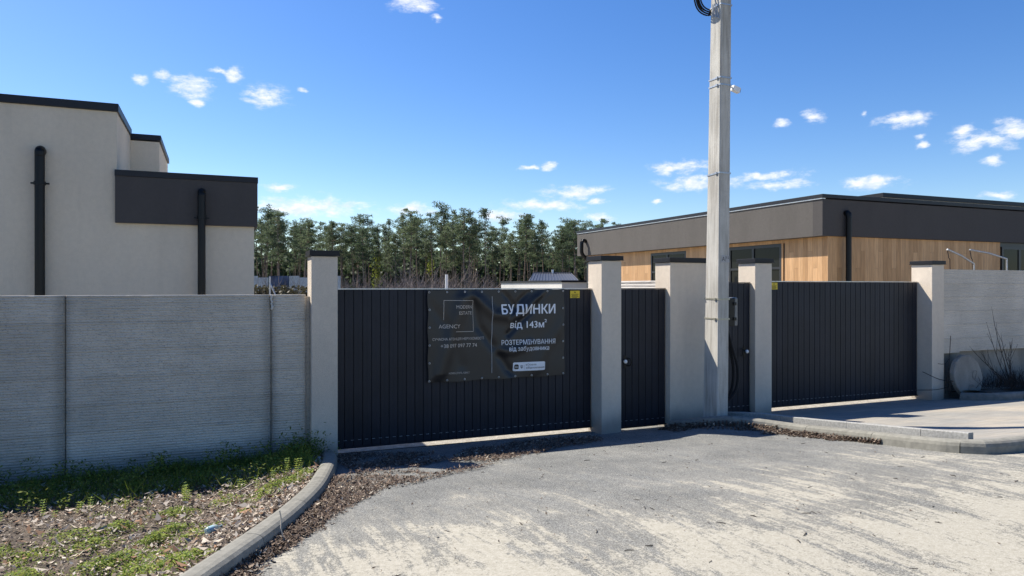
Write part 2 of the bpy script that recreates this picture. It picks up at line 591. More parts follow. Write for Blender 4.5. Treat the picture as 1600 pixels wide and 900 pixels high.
def np_mesh(name, V, F, mt, col=None, label=None, cat=None, kind='stuff', parent=None):
    me = bpy.data.meshes.new(name)
    V = np.asarray(V, dtype=np.float32).reshape(-1, 3)
    F = np.asarray(F, dtype=np.int32)
    k = F.shape[1]
    me.vertices.add(len(V))
    me.vertices.foreach_set('co', V.ravel())
    me.loops.add(F.size)
    me.loops.foreach_set('vertex_index', F.ravel())
    me.polygons.add(len(F))
    me.polygons.foreach_set('loop_start', np.arange(0, F.size, k, dtype=np.int32))
    me.polygons.foreach_set('loop_total', np.full(len(F), k, dtype=np.int32))
    if col is not None:
        at = me.attributes.new('col', 'FLOAT_COLOR', 'POINT')
        c = np.ones((len(V), 4), dtype=np.float32)
        c[:, :3] = col
        at.data.foreach_set('color', c.ravel())
    me.update(calc_edges=True)
    me.validate()
    me.materials.append(mt)
    if name is None:
        return me
    o = bpy.data.objects.new(name, me)
    COL.objects.link(o)
    if parent:
        o.parent = parent
    tag(o, label, cat, None, kind)
    return o


# ------------------------------------------------------------------ ground sheets
def sheet(name, us, vs, zf, mt, keep=None):
    verts, faces = [], []
    for v in vs:
        for u in us:
            verts.append((u, v, zf(u, v)))
    n = len(us)
    for j in range(len(vs) - 1):
        for i in range(n - 1):
            if keep is None or keep((us[i] + us[i + 1]) / 2, (vs[j] + vs[j + 1]) / 2):
                faces.append((j * n + i, j * n + i + 1, (j + 1) * n + i + 1, (j + 1) * n + i))
    o = obj(name, (verts, faces), mt, smooth=True)
    tag(o, kind='structure')
    return o


def lin(a, b, n):
    return [a + (b - a) * i / (n - 1) for i in range(n)]


VS = [-3000, -600, -100, -20, 0, 2] + lin(3.0, 9.1, 40) + [9.3, 12, 20, 60, 200, 600, 3000]
US = [-3000, -600, -100, -20, -8, -3, 0, 3, 8, 14, 20, 60, 200, 600, 3000]
sheet('ground', US, VS, lambda u, v: gz(v) * 0.35 - 0.06, M['field'])


def wob(u, v, a, s):
    return a * mnoise.noise(Vector((u * s, v * s, 3.1)))


sheet('yard', lin(-14, 40, 30), lin(9.33, 34, 20), lambda u, v: -0.005 + (0.065 if u > 7.1 else 0), M['yard'])
sheet('paved_apron', [7.22] + lin(7.6, 20, 25) + [40], lin(4.72, 9.33, 28),
      lambda u, v: gz(v) + 0.06 + 0.05 * max(0, min(1, (5.8 - v) / 1.0)), M['apron'])

# left kerb: outer edge of its top
KL = [(1.35, 8.93), (1.31, 8.4), (1.13, 7.49), (0.887, 6.44), (0.595, 5.5), (0.368, 4.9), (0.155, 4.437), (-0.05, 4.04), (-0.36, 3.45), (-0.85, 2.6), (-1.5, 1.6)]
KLp = crom([(a, b, 0) for a, b in KL], 0.08)


def kl_u(v):
    for a, b in zip(KLp[:-1], KLp[1:]):
        if b.y <= v <= a.y:
            t = (v - b.y) / max(1e-6, a.y - b.y)
            return b.x + (a.x - b.x) * t
    return KLp[0].x if v > KLp[0].y else KLp[-1].x


sheet('road', lin(-6, -1.6, 8) + lin(-1.4, 4.8, 32) + lin(5.0, 7.6, 27) + lin(8, 20, 20) + [30, 60], [-40, -10, -2] + lin(0, 9.27, 60),
      lambda u, v: gk(u, v) + wob(u, v, 0.008, 0.9), M['asphalt'], keep=lambda u, v: (u < 7.4 or v < 5.2) and (u > kl_u(v) - 0.2 or v < 1.6))


def zv(u, v):
    k = max(0.0, min(1.0, (kl_u(v) - 0.15 - u) / 1.1))
    k = k * k * (3 - 2 * k)
    return (gz(v) + 0.075) * (1 - k) + (gz(v) * 0.48 + 0.035) * k + wob(u, v, 0.03, 1.3) + wob(u, v, 0.012, 5)


vv, vf = [], []
nv, nu = 70, 60
for j in range(nv):
    v = 1.7 + (9.06 - 1.7) * j / (nv - 1)
    ue = kl_u(v) - 0.10
    for i in range(nu):
        t = i / (nu - 1)
        u = ue - 9.0 * t ** 1.6
        vv.append((u, v, zv(u, v)))
for j in range(nv - 1):
    for i in range(nu - 1):
        vf.append((j * nu + i, j * nu + i + 1, (j + 1) * nu + i + 1, (j + 1) * nu + i))
o = obj('verge_soil', (vv, vf), M['soil'], smooth=True)
tag(o, kind='structure')


# ------------------------------------------------------------------ kerbs
def kerb(name, label, pts, side, prof, length, zf, mt, group=None, cat='kerb', part='kerb_stone', gap=0.007):
    t = thing(name, label, cat, (pts[0][0], pts[0][1], zf(*pts[0][:2])), group)
    path = crom([(a, b, 0) for a, b in pts], 0.10)
    # cut in stones by arc length
    acc, cur = 0.0, [path[0]]
    for a, b in zip(path[:-1], path[1:]):
        acc += (b - a).length
        cur.append(b)
        if acc >= length and (path[-1] - b).length > 0.3:
            st = [q.copy() for q in cur]
            st[-1] = st[-1] - (st[-1] - st[-2]).normalized() * gap
            obj(part, sweep(bmesh.new(), st, [(o_ * side, h) for o_, h in prof], zf), mt, t)
            acc, cur = 0.0, [b]
    if len(cur) > 1:
        obj(part, sweep(bmesh.new(), cur, [(o_ * side, h) for o_, h in prof], zf), mt, t)
    return t


# offsets grow away from the carriageway
KP = [(-0.012, -0.12), (-0.006, 0.07), (0.004, 0.102), (0.025, 0.118), (0.055, 0.125), (0.11, 0.125), (0.135, 0.118), (0.15, 0.10), (0.15, -0.12)]
kerb('curved_kerb', 'curved grey concrete kerb edging the weedy verge on the left', KL, -1, KP, 1.02, lambda u, v: gz(v), M['kerb'])
KR = [(6.20, 8.80), (6.25, 8.42), (6.46, 8.06), (6.80, 7.76), (6.99, 7.35), (7.01, 6.4), (6.95, 5.45), (6.95, 5.02), (7.05, 4.80), (7.28, 4.66), (8.2, 4.62), (11, 4.61), (15, 4.6), (20, 4.6)]
kerb('drive_kerb', 'rounded concrete kerb running from the pole down to the street corner', KR, 1, KP, 1.0, gk, M['kerb'])
KE = [(6.90, 8.62), (7.10, 8.30), (7.22, 7.9), (7.235, 7.4), (7.20, 6.4), (7.145, 5.45), (7.145, 4.92)]
EP = [(0.0, -0.05), (0.0, 0.183), (0.007, 0.19), (0.073, 0.19), (0.08, 0.183), (0.08, -0.05)]
kerb('kerb_edging', 'thin upright concrete edging standing just behind the rounded kerb', KE, 1, EP, 1.05, gk, M['edging'], cat='edging', part='edging_stone')
KR2 = [(12.44, 8.72), (12.52, 8.35), (12.68, 8.08), (13.0, 7.97), (14, 7.95), (17, 7.95), (20, 7.95)]
kerb('bed_kerb', 'low concrete kerb along the planting bed below the right wall', KR2, 1, KP, 1.0, lambda u, v: gz(v) + 0.06, M['kerb'])
# planting bed behind it
us_, vs_ = lin(12.62, 20, 36), lin(8.12, 9.12, 10)
sheet('bed_soil', us_, vs_, lambda u, v: gz(v) + 0.16 + 0.10 * math.sin(math.pi * min(1, max(0, (v - 8.1) / 1.1))) * (0.5 + 0.5 * math.sin(u * 1.7)) + wob(u, v, 0.05, 2.5), M['dark_soil'])


# ------------------------------------------------------------------ pillars
def pillar(label, u0, u1, v0, v1, top, z0=-0.05):
    t = thing('gate_pillar', label, 'pillar', ((u0 + u1) / 2, (v0 + v1) / 2, 0), 'stucco pillars with black caps in the gate line')
    obj('shaft', bx(u0, u1, v0, v1, z0, top - 0.005, bev=0.008), M['pillar'], t)
    o = 0.022
    bm = bx(u0 - o, u1 + o, v0 - o, v1 + o, top, top + 0.068, bev=0.004)
    box(bm, u0 - o - 0.006, u1 + o + 0.006, v0 - o - 0.006, v1 + o + 0.006, top + 0.0015, top + 0.012)
    obj('cap', bm, M['cap'], t)
    return t


pillar('stucco pillar between the long grey wall and the wide gate with banner', 1.095, 1.412, 8.97, 9.36, 2.53)
pillar('stucco pillar between the wide banner gate and the first wicket door', 5.18, 5.512, 9.0, 9.40, 2.535)
pillar('extra wide stucco pillar standing half behind the concrete pole', 6.37, 7.14, 9.0, 9.40, 2.525)
pillar('stucco pillar between the second wicket door and the far right gate', 8.0, 8.34, 9.0, 9.40, 2.535)
pillar('stucco pillar at the right end of the far gate beside the concrete lid', 12.09, 12.405, 9.0, 9.42, 2.56)


# ------------------------------------------------------------------ gates
def board_mesh(wd, z0, z1):
    bm = bmesh.new()
    g, d = 0.0045, 0.012
    h = wd / 2
    prof = [(-h, d), (-h + 0.002, d), (-h + g, 0.002), (-h + g + 0.004, 0), (-0.003, 0), (-0.0015, 0.0012), (0.0015, 0.0012), (0.003, 0), (h - g - 0.004, 0), (h - g, 0.002), (h - 0.002, d), (h, d), (h, d + 0.012), (-h, d + 0.012)]
    a = [bm.verts.new((x, y, z0)) for x, y in prof]
    b = [bm.verts.new((x, y, z1)) for x, y in prof]
    k = len(prof)
    for i in range(k):
        bm.faces.new((a[i], a[(i + 1) % k], b[(i + 1) % k], b[i]))
    bm.faces.new(a)
    bm.faces.new(b[::-1])
    return mesh_of('board', bm, M['gate'])


def gate(name, label, cat, u0, u1, z0, z1, n, v=9.29, group=None, top='alu'):
    t = thing(name, label, cat, ((u0 + u1) / 2, v, z0), group)
    wd = (u1 - u0 - 0.02) / n
    me = board_mesh(wd, 0, z1 - z0 - 0.03)
    for i in range(n):
        put_mesh('board', me, t, (u0 + 0.01 + wd * (i + .5), v, z0 + 0.015))
    # frame behind and rails
    bm = bx(u0, u0 + 0.05, v + 0.026, v + 0.075, z0, z1 - 0.014)
    box(bm, u1 - 0.05, u1, v + 0.026, v + 0.075, z0, z1 - 0.014)
    box(bm, u0 + 0.05, u1 - 0.05, v + 0.026, v + 0.075, z0, z0 + 0.06)
    box(bm, u0 + 0.05, u1 - 0.05, v + 0.026, v + 0.075, (z0 + z1) / 2, (z0 + z1) / 2 + 0.04)
    obj('frame', bm, M['gate'], t)
    bm = bx(u0, u1, v - 0.006, v + 0.08, z1 - 0.013, z1)
    obj('top_rail', bm, M[top], t)
    bm = bx(u0, u1, v - 0.010, v + 0.024, z0 - 0.002, z0 + 0.012)
    obj('bottom_rail', bm, M['gate'], t)
    bm = bmesh.new()
    k = int((u1 - u0) / 0.09)
    for i in range(k):
        uu = u0 + (i + .5) * (u1 - u0) / k
        box(bm, uu - 0.02, uu + 0.02, v - 0.003, v + 0.001, z0 + 0.10, z0 + 0.104)
    r = obj('rivets', bm, M['galv'], t)
    r['kind'] = 'stuff'
    return t


G1 = gate('sliding_gate', 'wide dark metal plank gate with the advertising banner on it', 'gate', 1.42, 5.172, 0.06, 2.128, 32)
D1 = gate('wicket_door', 'narrow dark metal door left of the extra wide pillar', 'door', 5.52, 6.362, 0.05, 2.128, 7, v=9.11, top='gate')
D2 = gate('wicket_door', 'narrow dark metal door behind the meter box on the pole', 'door', 7.15, 7.992, 0.13, 2.222, 7, v=9.11, top='gate')
G2 = gate('sliding_gate', 'wide dark metal plank gate at the right without any banner', 'gate', 8.348, 12.082, 0.125, 2.247, 31)


def handle(t, u, z, s, v=9.29):
    bm = bx(u - 0.02, u + 0.02, v - 0.010, v + 0.001, z - 0.10, z + 0.10, bev=0.004)
    p = [(u - 0.03 * s, v - 0.01, z + 0.055), (u - 0.06 * s, v - 0.05, z + 0.05), (u - 0.075 * s, v - 0.06, z), (u - 0.06 * s, v - 0.05, z - 0.05), (u - 0.03 * s, v - 0.01, z - 0.055)]
    h = obj('handle', tube(bm, crom(p, 0.02), 0.009, 6), M['black'], t)
    bm = bmesh.new()
    bmesh.ops.create_uvsphere(bm, u_segments=12, v_segments=8, radius=0.03)
    for q in bm.verts:
        q.co = Vector((u + 0.02 * s + q.co.x, v - 0.05 + q.co.y * 0.8, z + 0.01 + q.co.z))
    tube(bm, [(u + 0.02 * s, v - 0.04, z + 0.01), (u + 0.02 * s, v, z + 0.01)], 0.013, 8)
    obj('knob', bm, M['white'], h, smooth=True)


handle(D1, 5.64, 1.03, -1, v=9.11)
handle(D2, 7.87, 1.10, 1, v=9.11)


# ------------------------------------------------------------------ layered concrete walls
def slab_bm(u0, u1, z0, z1, v, thick, seed, ends=(True, True), lay=0.031, amp=0.009, axis='u', du=0.05, er=0.11):
    """one cast course with extruded layers on its face; face looks to -v (or to -u)"""
    bm = bmesh.new()
    nl = max(1, round((z1 - z0) / lay))
    nz_ = nl * 3 + 1
    ncol = max(4, int((u1 - u0) / du))
    us = sorted(set([u0 + (u1 - u0) * i / ncol for i in range(ncol + 1)] + [u0 + er * .15, u0 + er * .5, u1 - er * .15, u1 - er * .5]))
    rows = []
    for k in range(nz_):
        z = z0 + (z1 - z0) * k / (nz_ - 1)
        l, ph = divmod(k, 3)
        row = []
        for u in us:
            pr = amp * (0.0 if ph == 0 else 1.0)
            pr *= 0.6 + 0.8 * abs(mnoise.noise(Vector((u * 5, l * 1.7 + seed * 9.1, 2))))
            pr += 0.0035 * mnoise.noise(Vector((u * 22, z * 60, seed)))
            if k >= nz_ - 2:
                pr += 0.004
            y = v - pr
            for e, ue in ((ends[0], u0), (ends[1], u1)):
                if e:
                    q = abs(u - ue) / er
                    if q < 1:
                        y += er * 0.38 * (1 - math.sqrt(max(0, 1 - (1 - q) ** 2)))
            row.append(bm.verts.new((u, y, z)))
        rows.append(row)
    for k in range(nz_ - 1):
        for i in range(len(us) - 1):
            bm.faces.new((rows[k][i], rows[k][i + 1], rows[k + 1][i + 1], rows[k + 1][i]))
    b0 = [[bm.verts.new((u, v + thick, z)) for u in (u0, u1)] for z in (z0, z1)]
    bm.faces.new([b0[0][0], b0[0][1], b0[1][1], b0[1][0]])
    bm.faces.new(rows[0] + [b0[0][1], b0[0][0]])
    bm.faces.new(rows[-1][::-1] + [b0[1][0], b0[1][1]])
    bm.faces.new([r[0] for r in rows] + [b0[1][0], b0[0][0]])
    bm.faces.new([r[-1] for r in rows] + [b0[1][1], b0[0][1]])
    if axis == 'v':       # turn so that the face looks to -u ; u becomes -v
        for q in bm.verts:
            q.co = Vector((q.co.y, -q.co.x, q.co.z))
    return bm


t = thing('concrete_wall', 'long grey wall of ribbed layered concrete slabs on the left', 'wall', (-1.5, 9.1, 0))
seed = 0
for (a, b) in ((-8.0, -5.816), (-5.81, -3.656), (-3.65, -1.512), (-1.506, 0.630), (0.636, 1.042)):
    for c in range(7):
        seed += 1
        z0 = -0.06 + (2.055 + 0.06) * c / 7
        z1 = -0.06 + (2.055 + 0.06) * (c + 1) / 7 - 0.0012
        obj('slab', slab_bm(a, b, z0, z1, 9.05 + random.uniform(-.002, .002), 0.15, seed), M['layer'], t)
bm = bx(-8, 1.0925, 9.115, 9.19, -0.05, 2.03)
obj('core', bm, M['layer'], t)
bm = bmesh.new()
for i in range(9):
    bmesh.ops.create_icosphere(bm, subdivisions=1, radius=0.012 + 0.008 * random.random())
for i, q in enumerate(bm.verts):
    g = i // 12
    q.co += Vector((0.632 + 0.014 * (g / 9) + 0.004 * math.sin(g * 2.1), 9.055, 2.045 - g * 0.02))
obj('mortar_drip', bm, M['white_wall'], t, smooth=True)

t = thing('concrete_wall', 'pale concrete slab wall right of the far gate behind bare twigs', 'wall', (14, 9.2, 0))
for c in range(6):
    z0 = 0.93 + 1.545 * c / 6
    z1 = 0.93 + 1.545 * (c + 1) / 6 - 0.0015
    for (a, b) in ((12.94, 15.9), (15.91, 18.4), (18.41, 20.5)):
        seed += 1
        obj('slab', slab_bm(a, b, z0, z1, 9.10 + random.uniform(-.003, .003), 0.12, seed, ends=(False, False), amp=0.003, du=0.12), M['layer'], t)
    obj('post_block', slab_bm(12.45, 12.93, z0 - 0.02 * (c == 0), z1, 9.075, 0.16, seed + 100, ends=(False, False), amp=0.003, du=0.08), M['layer'], t)
obj('foundation', bx(12.42, 20.5, 9.17, 9.42, -0.1, 0.925, bev=0.01), M['found'], t)

t = thing('concrete_wall', 'sunlit pale layered wall dividing two plots behind the wicket doors', 'wall', (7.05, 16, 0))
for (a, b) in ((-12.0, -9.44), (-12.75, -12.02)):
    for c in range(7):
        seed += 1
        z0, z1 = 2.28 * c / 7 - 0.02, 2.28 * (c + 1) / 7 - 0.024
        obj('slab', slab_bm(a, b, z0, z1, 7.0, 0.12, seed, amp=0.010, lay=0.05, axis='v', du=0.15), M['layer_pale'], t)


# ------------------------------------------------------------------ concrete pole
pl = thing('utility_pole', 'tall tapered concrete pole standing before the wicket doors', 'pole', (6.73, 8.4, 0.1))
Z0, Z1 = -0.1, 9.2


def pole_at(z):
    t_ = (z - 0.15) / (6.26 - 0.15)
    uc = 6.733 + 0.076 * t_
    return uc - 0.095, uc + 0.095, 8.235 + 0.02 * t_, 8.57 - 0.08 * t_


bm = bmesh.new()
rings = []
for i in range(24):
    z = Z0 + (Z1 - Z0) * i / 23
    a, b, c, d = pole_at(z)
    ch = 0.012
    pts = [(a + ch, c), (b - ch, c), (b, c + ch), (b, d - ch), (b - ch, d), (a + ch, d), (a, d - ch), (a, c + ch)]
    rings.append([bm.verts.new((x + random.uniform(-.0015, .0015), y + random.uniform(-.0015, .0015), z)) for x, y in pts])
for i in range(23):
    for k in range(8):
        bm.faces.new((rings[i][k], rings[i][(k + 1) % 8], rings[i + 1][(k + 1) % 8], rings[i + 1][k]))
bm.faces.new(rings[-1])
obj('shaft', bm, M['pole'], pl)


def strap(z, tilt=0.0, h=0.022, mt='galv', name='strap'):
    a, b, c, d = pole_at(z)
    e = 0.006
    bm = bmesh.new()
    for (x0, x1, y0, y1) in ((a - e, b + e, c - e, c - 0.0015), (a - e, b + e, d + 0.0015, d + e), (a - e, a - 0.0015, c - 0.0014, d + 0.0014), (b + 0.0015, b + e, c - 0.0014, d + 0.0014)):
        box(bm, x0, x1, y0, y1, z - h / 2, z + h / 2)
    box(bm, a - e - 0.012, a - e - 0.0005, c + 0.05, c + 0.09, z - h * .7, z + h * .7)
    for q in bm.verts:
        q.co.z += tilt * (q.co.y - c) + 0.3 * tilt * (q.co.x - a)
    obj(name, bm, M[mt], pl)


for z, mt in ((1.686, 'strap'), (1.973, 'strap'), (3.79, 'galv'), (5.06, 'galv'), (5.165, 'galv'), (6.22, 'galv')):
    strap(z, random.uniform(-0.03, 0.03), mt=mt)

# number plate on the pole
a, b, c, d = pole_at(2.55)
sg = thing('pole_plate', 'small grey plate with black characters on the shaded pole face', 'plate', ((a + b) / 2, c, 2.55))
obj('plate', bx(a + 0.035, b - 0.01, c - 0.006, c - 0.002, 2.497, 2.602), M['print_line'], sg)


def text_mesh(body, u0, z0, width, height, vf, mt, parent, name='lettering', offset=0.0, cell=0.02, lift=0.007, ref=None):
    cu = bpy.data.curves.new('text', 'FONT')
    cu.body = body
    cu.size = 1.0
    cu.resolution_u = 3
    cu.dimensions = '2D'
    cu.fill_mode = 'NONE'
    tmp = bpy.data.objects.new('text', cu)
    COL.objects.link(tmp)
    dg = bpy.context.evaluated_depsgraph_get()
    me = bpy.data.meshes.new_from_object(tmp.evaluated_get(dg))
    bpy.data.objects.remove(tmp)
    bpy.data.curves.remove(cu)
    xs = [q.co.x for q in me.vertices]
    x0, x1 = min(xs), max(xs)
    sx, sz = width / (x1 - x0), height / 0.70
    pts2 = [Vector((q.co.x, q.co.y)) for q in me.vertices]
    eds = [tuple(e.vertices) for e in me.edges]
    bpy.data.meshes.remove(me)
    vo, eo, fo = __import__('mathutils').geometry.delaunay_2d_cdt(pts2, eds, [], 0, 1e-6)[:3]
    bm = bmesh.new()
    nv_ = [bm.verts.new((q.x, q.y, 0)) for q in vo]
    for f in fo:
        cx, cy = sum(vo[k].x for k in f) / len(f), sum(vo[k].y for k in f) / len(f)
        ins = False
        for k0, k1 in eds:
            (ax_, ay_), (bx2, by2) = pts2[k0], pts2[k1]
            if (ay_ > cy) != (by2 > cy) and cx < (bx2 - ax_) * (cy - ay_) / (by2 - ay_) + ax_:
                ins = not ins
        if ins:
            bm.faces.new([nv_[k] for k in f])
    for q in bm.verts:
        q.co = Vector((u0 + (q.co.x - x0) * sx, 0, z0 + q.co.y * sz))
    bmesh.ops.triangulate(bm, faces=bm.faces)
    for _ in range(5):
        long_ = [e for e in bm.edges if e.calc_length() > cell]
        if not long_:
            break
        bmesh.ops.subdivide_edges(bm, edges=long_, cuts=1)
        bmesh.ops.triangulate(bm, faces=[f for f in bm.faces if len(f.verts) > 3])
    if offset:      # heavier weight: shifted copies of the same letters
        src = bm.copy()
        k = 0
        me0 = bpy.data.meshes.new('tmp')
        src.to_mesh(me0)
        src.free()
        for dx, dz in ((-1, 0), (1, 0), (0, 1), (0, -1)):
            n0 = len(bm.verts)
            bm.from_mesh(me0)
            bm.verts.ensure_lookup_table()
            k += 1
            for q in bm.verts[n0:]:
                q.co.x += dx * offset * sz * .7
                q.co.z += dz * offset * sz * .5
                q.co.y = 1000 + k
        bpy.data.meshes.remove(me0)
    for q in bm.verts:
        k = q.co.y - 1000 if q.co.y > 500 else 0
        q.co.y = vf(q.co.x, q.co.z) - lift - k * 0.0002
    me = bpy.data.meshes.new(name)
    bm.to_mesh(me)
    bm.free()
    me.transform(__import__('mathutils').Matrix.Translation(-org(parent)))
    me.materials.append(mt)
    ob = bpy.data.objects.new(name, me)
    COL.objects.link(ob)
    ob.parent = parent
    return ob


pv = lambda u, z: c - 0.006
text_mesh('А', a + 0.05, 2.522, 0.05, 0.055, pv, M['black'], sg, lift=0.0015)
text_mesh('15', b - 0.065, 2.552, 0.045, 0.035, pv, M['black'], sg, lift=0.0015)
obj('rule', bx(b - 0.078, b - 0.074, c - 0.0075, c - 0.0062, 2.512, 2.592), M['black'], sg)

# meter box on the far side of the pole
a, b, c, d = pole_at(1.8)
mb = thing('meter_box', 'black meter box with grey lid strapped to the side of the pole', 'meter box', (b + .1, 8.41, 1.78))
obj('case', bx(b + 0.008, b + 0.125, 8.275, 8.51, 1.575, 1.985, bev=0.012), M['black'], mb)
obj('lid', bx(b + 0.127, b + 0.185, 8.27, 8.515, 1.58, 1.995, bev=0.022), M['box_lid'], mb)
for z in (1.66, 1.88):
    obj('latch', bx(b + 0.10, b + 0.15, 8.258, 8.273, z, z + 0.045, bev=0.004), M['black'], mb)
cb = thing('black_conduit', 'pair of black corrugated conduits hanging below the meter box', 'conduit', (b + .05, 8.42, 1.5))
for k, (w1, w2) in enumerate(((0.13, 0.17), (0.10, 0.13))):
    p = [(b + 0.06 + 0.02 * k, 8.36 + 0.05 * k, 1.55), (b + 0.10 + w1 * .4, 8.35 + 0.05 * k, 1.25), (b + w2 + .07, 8.34 + 0.05 * k, 0.95), (b + w2 + .04, 8.34 + 0.05 * k, 0.65), (b + 0.05, 8.36 + 0.05 * k, 0.45), (b + 0.012, 8.42, 0.26)]
    pp = crom(p, 0.012)
    obj('conduit', tube(bmesh.new(), pp, [0.021 + 0.002 * (i % 2) for i in range(len(pp))], 8), M['cable'], cb)

# floodlight / camera on the pole
a, b, c, d = pole_at(5.09)
fl = thing('security_camera', 'small white camera bracketed to the pole high above the doors', 'camera', (b, 8.38, 5.09))
obj('base', tube(bmesh.new(), [(b + 0.007, 8.38, 5.10), (b + 0.035, 8.38, 5.10)], 0.055, 14), M['white'], fl)
obj('arm', tube(bmesh.new(), [(b + 0.035, 8.38, 5.10), (b + 0.08, 8.37, 5.08), (b + 0.12, 8.36, 5.07)], 0.013, 8), M['white'], fl)
bm = bx(-0.02, 0.11, -0.035, 0.035, -0.04, 0.04, bev=0.008)
for q in bm.verts:
    x, z = q.co.x, q.co.z
    q.co = Vector((b + 0.13 + x * .96 + z * .25, 8.36 + q.co.y, 5.06 - x * .25 + z * .96))
hd = obj('housing', bm, M['white'], fl)
bm = bx(0.112, 0.118, -0.028, 0.028, -0.03, 0.03)
for q in bm.verts:
    x, z = q.co.x, q.co.z
    q.co = Vector((b + 0.13 + x * .96 + z * .25, 8.36 + q.co.y, 5.06 - x * .25 + z * .96))
obj('lens', bm, M['black'], hd)

# coiled cable at the top
a, b, c, d = pole_at(6.3)
cc = thing('cable_coil', 'coil of black cable hung on the left of the pole top', 'cable', (a, 8.55, 6.5))
for k in range(6):
    r = 0.19 + 0.018 * (k % 3)
    bm = bmesh.new()
    pts = [(a + 0.02 + r * math.cos(i * math.pi / 16) * 1.0, 8.53 + 0.018 * k + 0.006 * math.sin(i), 6.46 + 1.25 * r * math.sin(i * math.pi / 16)) for i in range(33)]
    obj('loop', tube(bm, pts, 0.011, 7, cap=False), M['cable'], cc, smooth=True)
bm = bmesh.new()
for k in range(3):
    tube(bm, crom([(a - 0.004, c + 0.05 + .05 * k, 6.27), (a - 0.014, c + 0.06 + .06 * k, 6.12), (a - 0.010, c + 0.03 + .05 * k, 6.02 + .03 * k), (a - 0.012, c + 0.10 + .04 * k, 6.10), (a - 0.005, c + 0.12 + .03 * k, 6.27)], 0.03), 0.005, 5)
obj('tail', bm, M['galv'], cc)


# ------------------------------------------------------------------ banner
def seg_d(u, z, a, b):
    ax, az, bx_, bz = a[0], a[1], b[0], b[1]
    dx, dz = bx_ - ax, bz - az
    t_ = max(0, min(1, ((u - ax) * dx + (z - az) * dz) / (dx * dx + dz * dz)))
    return math.hypot(u - ax - t_ * dx, z - az - t_ * dz), t_


def bp(x, y):      # banner drawing units to gate plane
    return (2.64 + (x - 40) / 1115 * 2.05, 2.11 - (y - 70) / 760 * 1.25)


FOLDS = [([(330, 90), (120, 800)], 0.030, 0.16, 1), ([(370, 90), (440, 380), (560, 560), (700, 790)], 0.026, 0.10, -1),
         ([(400, 120), (560, 280), (700, 300), (820, 240), (1000, 80)], 0.030, 0.12, 1), ([(680, 450), (870, 250), (1010, 85)], 0.022, 0.07, -1),
         ([(640, 85), (700, 180), (760, 270)], 0.018, 0.06, -1), ([(590, 590), (720, 600), (860, 540)], 0.020, 0.10, 1), ([(840, 85), (760, 180), (690, 300)], 0.016, 0.06, -1),
         ([(1150, 380), (1000, 560), (900, 790)], 0.012, 0.15, 1), ([(60, 200), (200, 380), (300, 700)], 0.010, 0.12, -1)]
FOLDS = [([bp(*p) for p in ps], a_, w_, s_) for ps, a_, w_, s_ in FOLDS]


def bv(u, z):
    d = 0.0
    for ps, a_, w_, s_ in FOLDS:
        m_ = min(seg_d(u, z, p, q)[0] for p, q in zip(ps[:-1], ps[1:]))
        d += s_ * a_ * math.exp(-(m_ / w_ * 1.6) ** 2)
    e = min(u - 2.64, 4.693 - u, z - 0.86, 2.115 - z)
    d *= 1.35
    d *= max(0.12, min(1, e / 0.12 + 0.12))
    d += 0.008 * mnoise.noise(Vector((u * 2.5, z * 2.5, 1)))
    return 9.245 - d * 0.9 - 0.012


bn = thing('advertising_banner', 'creased black vinyl banner with white and beige lettering on the gate', 'banner', (3.66, 9.26, 0.86))
nu, nz_ = 150, 90
vs, fs = [], []
for j in range(nz_):
    for i in range(nu):
        s_, t_ = i / (nu - 1), j / (nz_ - 1)
        u = 2.64 + 2.053 * s_ + 0.008 * (1 - t_) * (1 - s_) + 0.006 * math.sin(t_ * 19) * (s_ in (0, 1))
        zlo, zhi = 0.857 + 0.014 * s_ + 0.006 * math.sin(s_ * 21), 2.107 + 0.014 * s_ - 0.008 * abs(math.sin(s_ * 3.14159 * 8))
        z = zlo + (zhi - zlo) * t_
        vs.append((u, bv(u, z), z))
for j in range(nz_ - 1):
    for i in range(nu - 1):
        fs.append((j * nu + i, j * nu + i + 1, (j + 1) * nu + i + 1, (j + 1) * nu + i))
sh = obj('sheet', (vs, fs), M['banner'], bn, smooth=True)
ge = mesh_of('eyelet', tube(bmesh.new(), [(0.011 * math.cos(i * math.pi / 6), 0, 0.011 * math.sin(i * math.pi / 6)) for i in range(13)], 0.004, 6, cap=False), M['alu'], True)
for k in range(9):
    u = 2.66 + 2.01 * k / 8
    for z in (0.88 + 0.014 * k / 8, 2.075 + 0.014 * k / 8):
        put_mesh('eyelet', ge, bn, (u, bv(u, z) - 0.005, z))
for k in range(1, 5):
    for u in (2.665, 4.67):
        z = 0.88 + 1.2 * k / 5
        put_mesh('eyelet', ge, bn, (u, bv(u, z) - 0.005, z))
TX = [('MODERN', 3.037, 1.852, .234, .046, 'print_gold', 0.0), ('ESTATE', 3.073, 1.769, .193, .045, 'print_gold', 0.0), ('AGENCY', 2.793, 1.586, .298, .052, 'print_gold', 0.004),
      ('СУЧАСНА АГЕНЦІЯ НЕРУХОМОСТІ', 2.704, 1.423, .746, .033, 'print_gold', 0.012), ('+38 097 097 77 74', 2.817, 1.323, .521, .050, 'print_gold', 0.008), ('MODERN_ESTATE_AGENCY', 2.933, .961, .30, .024, 'print_gold', 0.0),
      ('БУДИНКИ', 3.707, 1.768, .834, .128, 'print_white', 0.034), ('від 143м', 3.844, 1.568, .519, .093, 'print_white', 0.024), ('2', 4.371, 1.642, .036, .044, 'print_white', 0.02),
      ('РОЗТЕРМІНУВАННЯ', 3.707, 1.333, .832, .066, 'print_white', 0.006), ('від забудовника', 3.818, 1.245, .623, .062, 'print_white', 0.006)]
for body, u, z, wd, ht, mt, off in TX:
    text_mesh(body, u, z, wd, ht, bv, M[mt], bn, offset=off)


